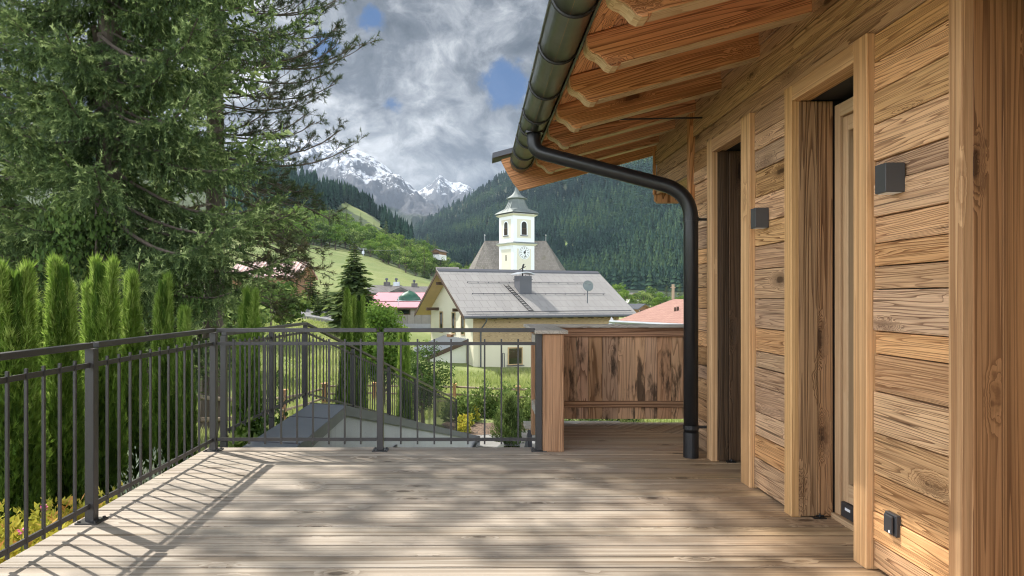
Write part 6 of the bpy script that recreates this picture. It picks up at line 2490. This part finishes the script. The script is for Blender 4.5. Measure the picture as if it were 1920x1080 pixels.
# trees of the village right of the grey roof
cols = [(1152, 528, 0, 1), (1172, 540, 0, 1), (1138, 536, 0, 0), (1192, 546, 0, 0), (1207, 540, 0, 0), (1222, 534, 0, 0), (1238, 545, 0, 1), (1250, 532, 1, 0), (1262, 536, 1, 0), (1275, 530, 1, 0), (1284, 548, 0, 1), (1212, 556, 0, 0), (1228, 560, 0, 1), (1246, 562, 0, 0), (1165, 556, 0, 0), (1290, 535, 1, 0), (1118, 548, 0, 0), (1300, 545, 0, 0), (1185, 560, 0, 1)]
for i, (px, top, con, br) in enumerate(cols):
    Y = 330 + (i * 37) % 70
    X = (px - CX) * Y / F
    loc = (X, Y, gz(X, Y) - .3)
    H = top_h(loc, top)
    if con:
        plant(("conifer", i % 3), loc, H, "dark spruce in the village trees right of the grey roof", "spruces right of the grey roof", "spruce_tree", wide=1.25)
    else:
        plant(("farbright", i % 2) if br else ("far", i % 5), loc, H, ("light" if br else "mid") + " green broadleaved tree among the village houses right of the grey roof", ("light" if br else "mid") + " green trees right of the grey roof", "broadleaf_tree", wide=1.25)
l = on_ground(1133, 62)
plant(("far", 1), l, top_h(l, 598), "low leafy tree showing between the cream house and the zinc canopy", None, "broadleaf_tree", wide=.9)

# --- conifer woods as masses
def forest(name, label, pts, hs, seed, mat, tiers=6, per=6, wide=.16):
    rng = np.random.default_rng(seed)
    n = len(pts)
    Vs, Ts = [], []
    pts = np.array(pts)
    hs = np.array(hs)
    tone = np.array([.38 + .62 * mnoise.fractal(Vector((p[0] / 170, p[1] / 260, p[2] / 60)), 1.0, 2.0, 4) for p in pts]) + rng.normal(0, .12, n)  # broad tone patches: mixed species, with cloud shadows painted into the tint
    for i in range(tiers):
        s = i / tiers
        z0 = hs * (.08 + .86 * s)
        r = hs * wide * (1 - s) ** .85 * rng.uniform(.85, 1.15, n)
        dz = hs * (.20 - .05 * s)
        for j in range(per):
            az = 2 * np.pi * (j + rng.uniform(-.35, .35, n)) / per + i * .9
            rr = r * rng.uniform(.75, 1.2, n)
            da = 2 * np.pi / per * .62
            tip = pts + np.stack([np.zeros(n), np.zeros(n), z0 + dz], 1)
            a = pts + np.stack([rr * np.cos(az - da), rr * np.sin(az - da), z0 + rng.uniform(-.02, .03, n) * hs], 1)
            b = pts + np.stack([rr * 1.12 * np.cos(az), rr * 1.12 * np.sin(az), z0 - .035 * hs], 1)
            c = pts + np.stack([rr * np.cos(az + da), rr * np.sin(az + da), z0 + rng.uniform(-.02, .03, n) * hs], 1)
            Vs.append(np.stack([tip, a, b, c], 1))
            tt = np.clip(tone + rng.normal(0, .08, n), 0, 1)
            Ts.append(np.stack([tt * .8, tt, np.clip(tt + .1, 0, 1), tt], 1))
    V = np.concatenate(Vs).reshape(-1, 3)
    T = np.concatenate(Ts).reshape(-1)
    me = np_mesh(name, V, np.arange(len(V)).reshape(-1, 4), T)
    o = link(name, me, M[mat])
    tag(o, label, "forest", kind="stuff")
    print(name, n, "trees", len(V) // 4, "quads")


rng = np.random.default_rng(5)
pts, hs = [], []
while len(pts) < 760:
    px = rng.uniform(430, 772)
    by, Yb, ry, Yr = LEFT.cols(px)
    lim = float(strip_row(px)) - 4
    if px < 640:
        lim = 404 - max(0, px - 600) * .5
    if lim < ry:
        lim = ry + 2
    y = rng.uniform(ry, max(ry + 1, lim))
    pts.append(LEFT.at_row(px, y))
    hs.append(rng.uniform(17, 26) * (0.8 + .25 * (px < 700)))
for _ in range(60):
    px = rng.uniform(715, 772)
    by, Yb, ry, Yr = LEFT.cols(px)
    y = ry + rng.uniform(0, 14)
    pts.append(LEFT.at_row(px, y))
    hs.append(rng.uniform(18, 27))
for _ in range(700):
    px = rng.uniform(-900, 430)
    by, Yb, ry, Yr = LEFT.cols(px)
    pts.append(LEFT.at(px, rng.uniform(.72, 1.0)))
    hs.append(rng.uniform(17, 26))
pts = np.array([[float(np.squeeze(a)) for a in p] for p in pts])
pts[:, 2] -= 2
forest("ridge_forest", "dark conifer forest along the left ridge above the narrow meadow strip", pts, hs, 9, "forest", 7, 7, .15)

pts, hs = [], []
rng = np.random.default_rng(15)
n = 15500
px = np.concatenate([rng.uniform(690, 1420, 12500), rng.uniform(1420, 1900, 3000)])
v = rng.uniform(0, 1.0, n) ** 1.15
keep = ~glade(px, v)
px, v = px[keep], v[keep]
X, Y, Z = RIGHT.at(px, v)
nz = np.array([mnoise.fractal(Vector((x / 160, y / 160, .3)), 1.0, 2.0, 5) for x, y in zip(X, Y)])
amp = 10.0 * np.clip(v * 2.5, 0, 1) * np.clip((1 - v) * 6 + .15, 0, 1)
pts = np.stack([X, Y, Z + nz * amp - 1.5], 1)
hs = rng.uniform(14, 27, len(pts))
forest("mountain_forest", "dense spruce forest covering the far mountain flank", pts, hs, 19, "forest", 5, 7, .235)
# lighter broadleaved crowns scattered along the mountain's foot and gullies
n = 420
rg2 = np.random.default_rng(31)
px = np.concatenate([rg2.uniform(780, 1300, 150), rg2.normal(1195, 34, 270)])
v = np.concatenate([rg2.uniform(0.0, .18, 150), np.clip(rg2.normal(.42, .22, 270), .05, .95)])
X, Y, Z = RIGHT.at(px + (v > .2) * (v - .4) * 60, v)
Vs, Fs, Ts = [], [], []
k = 90
nn = rvec(rg2, n * k)
nn[:, 2] = np.abs(nn[:, 2])
R = np.repeat(rg2.uniform(4.5, 8.0, n), k)
C = np.repeat(np.stack([X, Y, Z + 5], 1), k, 0)
q = leaf_quads(C + nn * R[:, None], unit(nn * .4 + rvec(rg2, n * k)), np.full(n * k, 2.2), np.full(n * k, 1.9), unit(nn + rvec(rg2, n * k) * .4), np.clip(np.repeat(rg2.uniform(.45, .80, n), k) + .12 * nn[:, 2] - .05, 0, 1))
o = link("mountain_broadleaf_wood", np_mesh("mountain_broadleaf_wood", *q), M["forest"])
tag(o, "paler broadleaved trees scattered through the mountain forest", "forest", kind="stuff")


# --- garden beds, near plants
def patch(name, label, poly, mat, lift=0.05, cat="garden bed"):
    m = MB()
    pts = [Vector((x, y, gz(x, y) + lift)) for x, y in poly]
    c = sum(pts, Vector()) / len(pts)
    m.add([c] + pts, [(0, i + 1, (i + 1) % len(pts) + 1) for i in range(len(pts))])
    o = m.build(name, mat)
    tag(o, label, cat, kind="structure")


patch("garden_bed", "bark mulch bed at the lower end of the driveway wall", [(-.6, 21.6), (1.0, 22.0), (2.2, 23.5), (2.2, 27), (-.4, 27), (-1.2, 24)], M["mulch"])
patch("gravel_path", "grey gravel path beside the mulch bed", [(-.3, 19.9), (2.8, 19.9), (2.8, 22.9), (1.4, 22.6), (.6, 21.9), (-.4, 21.6)], M["gravel"], 0.06, "path")
sl = thing("stone_slab", "flat grey stone slab on the gravel below the railing", "stone", (.5, 20.8, -3))
m = MB()
m.prism([(-.1, 20.4, -2.98), (.55, 20.3, -2.98), (1.25, 20.9, -2.98), (.9, 21.6, -2.98), (.1, 21.3, -2.98)], (0, 0, .12))
m.prism([(-.05, 19.3, -3.0), (.55, 19.1, -3.0), (.75, 19.7, -3.0), (.1, 20.0, -3.0)], (0, 0, .26))
m.build("slab", M["slab"], sl, bevel=.02)


def leaf_heap(seed, n, rx, ry, h, lf, mat, tone=.5, upright=.4, wid=.5):
    """Low mound of leaves (metres)."""
    rng = np.random.default_rng(seed)
    nn = rvec(rng, n)
    nn[:, 2] = np.abs(nn[:, 2])
    lump = 1 + .18 * np.sin(nn[:, 0] * 5 + seed) + .15 * np.sin(nn[:, 1] * 6)
    s = rng.uniform(.35, 1.0, n) ** .5 * lump
    Pp = nn * s[:, None] * np.array([rx, ry, h])
    q_ = rvec(rng, n)
    D = unit(q_ - nn * np.sum(q_ * nn, 1, keepdims=True) + nn * .45 + np.array([0, 0, upright * .7]))
    L = lf * rng.uniform(.7, 1.3, n)
    return leaf_quads(Pp, D, L, L * wid, unit(rvec(rng, n) + nn * .5), np.clip(tone + .35 * (nn[:, 2] - .5) + rng.normal(0, .13, n), 0, 1))


def shrub(name, label, x, y, rx, ry, h, n, lf, mat, seed, z=None, group=None, upright=.4, wid=.5, cat="shrub"):
    z = gz(x, y) if z is None else z
    t = thing(name, label, cat, (x, y, z), group)
    link("foliage", np_mesh("foliage", *leaf_heap(seed, n, rx, ry, h, lf, mat, .5, upright, wid)), M[mat], t)
    m = MB()
    rr = random.Random(seed)
    for i in range(6):
        a = rr.uniform(0, 6.28)
        m.tube([(x, y, z - .05), (x + rx * .4 * math.cos(a), y + ry * .4 * math.sin(a), z + h * .45), (x + rx * .6 * math.cos(a), y + ry * .6 * math.sin(a), z + h * .75)], [.018, .011, .004], 5, caps=False)
    m.build("stems", M["bark"], t)
    return t


for i, (x, y, rx, h, lab) in enumerate(((-.55, 25.0, .6, .85, "dark green low shrub beside the lower end of the sloping railing"), (.15, 26.2, .75, 1.05, "green leafy shrub in the middle of the mulch bed's back row"), (1.05, 25.7, .85, 1.05, "broad leafy shrub behind the mulch, left of the juniper"), (2.1, 25.2, .75, 1.0, "green shrub behind the juniper near the timber screen"), (3.3, 25.6, .9, 1.0, "green shrub seen under the timber screen's gap"), (4.8, 26.5, 1.1, 1.1, "long green shrub at the right under the timber screen's gap"))):
    shrub("garden_shrub", lab, x, y, rx, rx * .9, h, 1500, .13, "broad", 100 + i, group="leafy shrubs of the lower garden", upright=.5)
for i, (px, py, Y, rx, lab) in enumerate(((866, 766, 25.6, .28, "small yellow shrub nearest the end post of the sloping railing, upper one"), (872, 786, 23.8, .30, "bright yellow shrub below the end post of the sloping railing"), (869, 803, 22.3, .22, "lowest yellow shrub touching the driveway wall's capping"), (887, 772, 25.0, .28, "yellow shrub alone in the bark mulch"))):
    p = P(px, py, Y)
    z = gz(p.x, p.y)
    shrub("yellow_shrub", lab, p.x, p.y, rx * .9, rx * .8, max(.35, (p.z - z) + .1), 300, .11, "yellow", 130 + i, group="yellow garden shrubs")
# feathery juniper
rng = np.random.default_rng(44)
jx, jy = 0.93, 20.3
jz = gz(jx, jy)
jt = thing("juniper", "tall feathery grey green juniper standing alone below the deck railing", "shrub", (jx, jy, jz))
n = 2600
s = rng.uniform(0, 1, n) ** .8
az = rng.uniform(0, 6.28, n)
r = .46 * np.clip(1 - s ** 1.7, .06, 1) * (0.55 + .45 * np.minimum(1, s * 3 + .3)) * np.sqrt(rng.uniform(.1, 1, n)) * (1 + .25 * np.sin(az * 4 + s * 7))
Pp = np.stack([r * np.cos(az), r * np.sin(az), s * 1.32], 1)
D = unit(np.stack([np.cos(az) * .38, np.sin(az) * .38, np.ones(n)], 1) + rng.normal(0, .16, (n, 3)))
V, Fc, ti = needles_on(Pp, D, rng.uniform(.14, .30, n), np.clip(.30 + .3 * s + rng.normal(0, .1, n), 0, 1), 7, .07, .02, rng, .35)
link("foliage", np_mesh("foliage", V, Fc, ti), M["conifer"], jt)
m = MB()
m.tube([(jx, jy, jz - .1), (jx, jy, jz + 1.1)], [.05, .01], 7)
m.build("stem", M["bark"], jt)

# yellow ground cover along the hedge foot
rng = np.random.default_rng(52)
Vs, Fs, Ts = [], [], []
n0 = 0
for i in range(330):
    x = rng.uniform(-3.25, -2.36)
    y = rng.uniform(1.2, 5.9)
    if x < -2.9 and y > 4.6:
        continue
    z = gz(x, y)
    h = rng.uniform(.14, .27)
    V, Fc, ti = leaf_heap(600 + i, 60, .13, .13, h, .062, "yellow", rng.uniform(.35, .75), .3, .42)
    Vs.append(V + np.array([x, y, z]))
    Fs.append(Fc + n0)
    Ts.append(ti)
    n0 += len(V)
o = link("ground_cover", np_mesh("ground_cover", np.concatenate(Vs), np.concatenate(Fs), np.concatenate(Ts)), M["yellow"])
tag(o, "yellow green ground cover plants between the deck and the hedge", "ground cover", kind="stuff")
for i, (px, py, lab) in enumerate(((83, 957, "pink flower nearer the near railing post, in the yellow ground cover"), (41, 1002, "pink flower low at the left in the yellow ground cover"))):
    Y = 4.0 - .35 * i
    p = P(px, py, Y)
    t = thing("pink_flower", lab, "flower", (p.x, p.y, p.z), "pink flowers in the ground cover")
    m = MB()
    for k in range(9):
        a = k * 0.7
        c = Vector((math.cos(a) * .008, math.sin(a) * .008, .01 * (k % 3)))
        m.obox(p + c, Vector((math.cos(a), math.sin(a), .5)) * .011, Vector((-math.sin(a), math.cos(a), 0)) * .009, (0, 0, .003))
    m.build("petals", M["pink"], t)
    m = MB()
    m.tube([p, (p.x, p.y, p.z - .18)], .003, 5)
    m.build("stem", M["grassblade"], t)
for i, (px, py, Y, lab) in enumerate(((262, 880, 5.0, "silvery leaved small shrub at the hedge foot behind the railing, larger one"), (312, 868, 5.5, "silvery leaved small shrub at the hedge foot, the smaller farther one"))):
    p = P(px, py, Y)
    z = gz(p.x, p.y)
    shrub("silver_shrub", lab, p.x, p.y, .20, .20, max(.22, p.z - z + .02), 900, .045, "silver", 160 + i, group="silvery shrubs at the hedge foot", upright=1.2, wid=.3)
# green creepers at the near end of the wall capping
for i, (px, py, Y, lab) in enumerate(((452, 826, 6.9, "low leafy plant at the near end of the driveway wall"), (520, 742, 10.2, "leafy plant against the outer side of the driveway wall, by the fence post"))):
    p = P(px, py, Y)
    z = gz(p.x, p.y)
    shrub("low_plant", lab, p.x - .05, p.y, .28, .3, max(.3, p.z - z + .08), 420, .09, "broad", 170 + i, group="low plants along the driveway wall")

# --- wooden rail fences
def rail_fence(label, posts, hh=1.1, nr=3):
    pts = [Vector((x, y, gz(x, y))) for x, y in posts]
    c = pts[0]
    t = thing("rail_fence", label, "fence", c)
    for p in pts:
        m = MB()
        m.box(p.x - .075, p.x + .075, p.y - .075, p.y + .075, p.z - .4, p.z + hh, "z")
        o = m.build("post", M["fence"], t, bevel=.008)
        m = MB()
        m.box(p.x - .125, p.x + .125, p.y - .125, p.y + .125, p.z + hh + .001, p.z + hh + .035)
        m.build("post_cap", M["trim"], o, bevel=.008)
    zs = (.92, .55, .20) if nr == 3 else (.85, .40)
    for a, b in zip(pts, pts[1:]):
        for z in zs:
            m = MB()
            d = (b - a).normalized()
            j = RND.uniform(-.02, .02)
            m.tube([a + Vector((0, 0, z + j)) + d * .05, (a + b) / 2 + Vector((0, 0, z - .012)), b + Vector((0, 0, z - j)) - d * .05], [.052, .048, .054], 9)
            m.build("rail", M["fence_rail"], t, smooth=True)
    return t


def at_px(px, py_top, Y, hh=1.1):
    X = (px - CX) * Y / F
    return (X, Y)


rail_fence("wooden post and rail fence climbing the meadow left of the driveway wall", [(-5.4, 13.2), (-6.0, 18.5), (-6.75, 25.0), (-7.4, 34.5)], 1.1, 2)
rail_fence("wooden rail fence with capped posts crossing the meadow in front of the cream house", [(-7.38, 34.9), (-5.1, 35.6), (-3.1, 35.6), (-1.1, 35.2), (1.98, 34.2), (5.2, 33.4), (9, 32.6)], 1.05, 3)

# --- meadow grass
def grass(name, label, n, area, hmin, hmax, seed, wid=.02):
    rng = np.random.default_rng(seed)
    x = rng.uniform(area[0], area[1], n)
    y = rng.uniform(area[2], area[3], n)
    ok = ~in_drive(x, y) & ~((x > -1.5) & (x < 2.6) & (y < 27.2))
    ok &= ~((y - 50.2) > (x + 1.2) * .437) | (x < -6)
    ok &= (x - (-2.6 + 0.153 * np.maximum(0, y - 9.14)) < 0) | (y > 21.5)
    x, y = x[ok], y[ok]
    z = ground_z(x, y)
    n = len(x)
    pn = np.sin(x * .9 + y * .35) + np.sin(y * 1.1 - x * .5)
    h = rng.uniform(hmin, hmax, n) * (1 + .2 * pn)
    D = unit(np.stack([rng.normal(0, .22, n), rng.normal(0, .22, n), np.ones(n)], 1))
    V, Fc, ti = tri_blades(np.stack([x, y, z - .02], 1), D, h, wid * rng.uniform(.7, 1.6, n), rng, np.clip(.42 + .12 * pn + rng.normal(0, .17, n), 0, 1))
    ti = ti.reshape(-1, 3) + np.array([-.18, -.18, .2])
    o = link(name, np_mesh(name, V, Fc, np.clip(ti.ravel(), 0, 1)), M["grassblade"])
    tag(o, label, "grass", kind="stuff")


grass("meadow_grass", "tall uncut meadow grass in front of the cream house", 52000, (-11, 9, 26, 53), .18, .50, 3, .035)
grass("bank_grass", "short grass on the bank left of the driveway wall", 42000, (-13, -2.4, 10, 27), .06, .22, 4, .022)
grass("upper_grass", "pale grass on the rise towards the village road", 30000, (-26, -6, 38, 62), .15, .40, 5, .06)

# ------------------------------------------------------------------ valley air
hz, g = new_mat("valley_air")
pv = g.n("ShaderNodeVolumePrincipled", {"Color": (0.62, 0.78, 1.0, 1.0), "Density": 0.000055, "Anisotropy": 0.25})
g.n("ShaderNodeOutputMaterial", {"Volume": pv}, out=None)
m = MB()
m.box(-3000, 3000, -240, 7100, -60, 1010)
o = m.build("haze", hz)
tag(o, "thin bluish air filling the valley", "haze", kind="stuff")
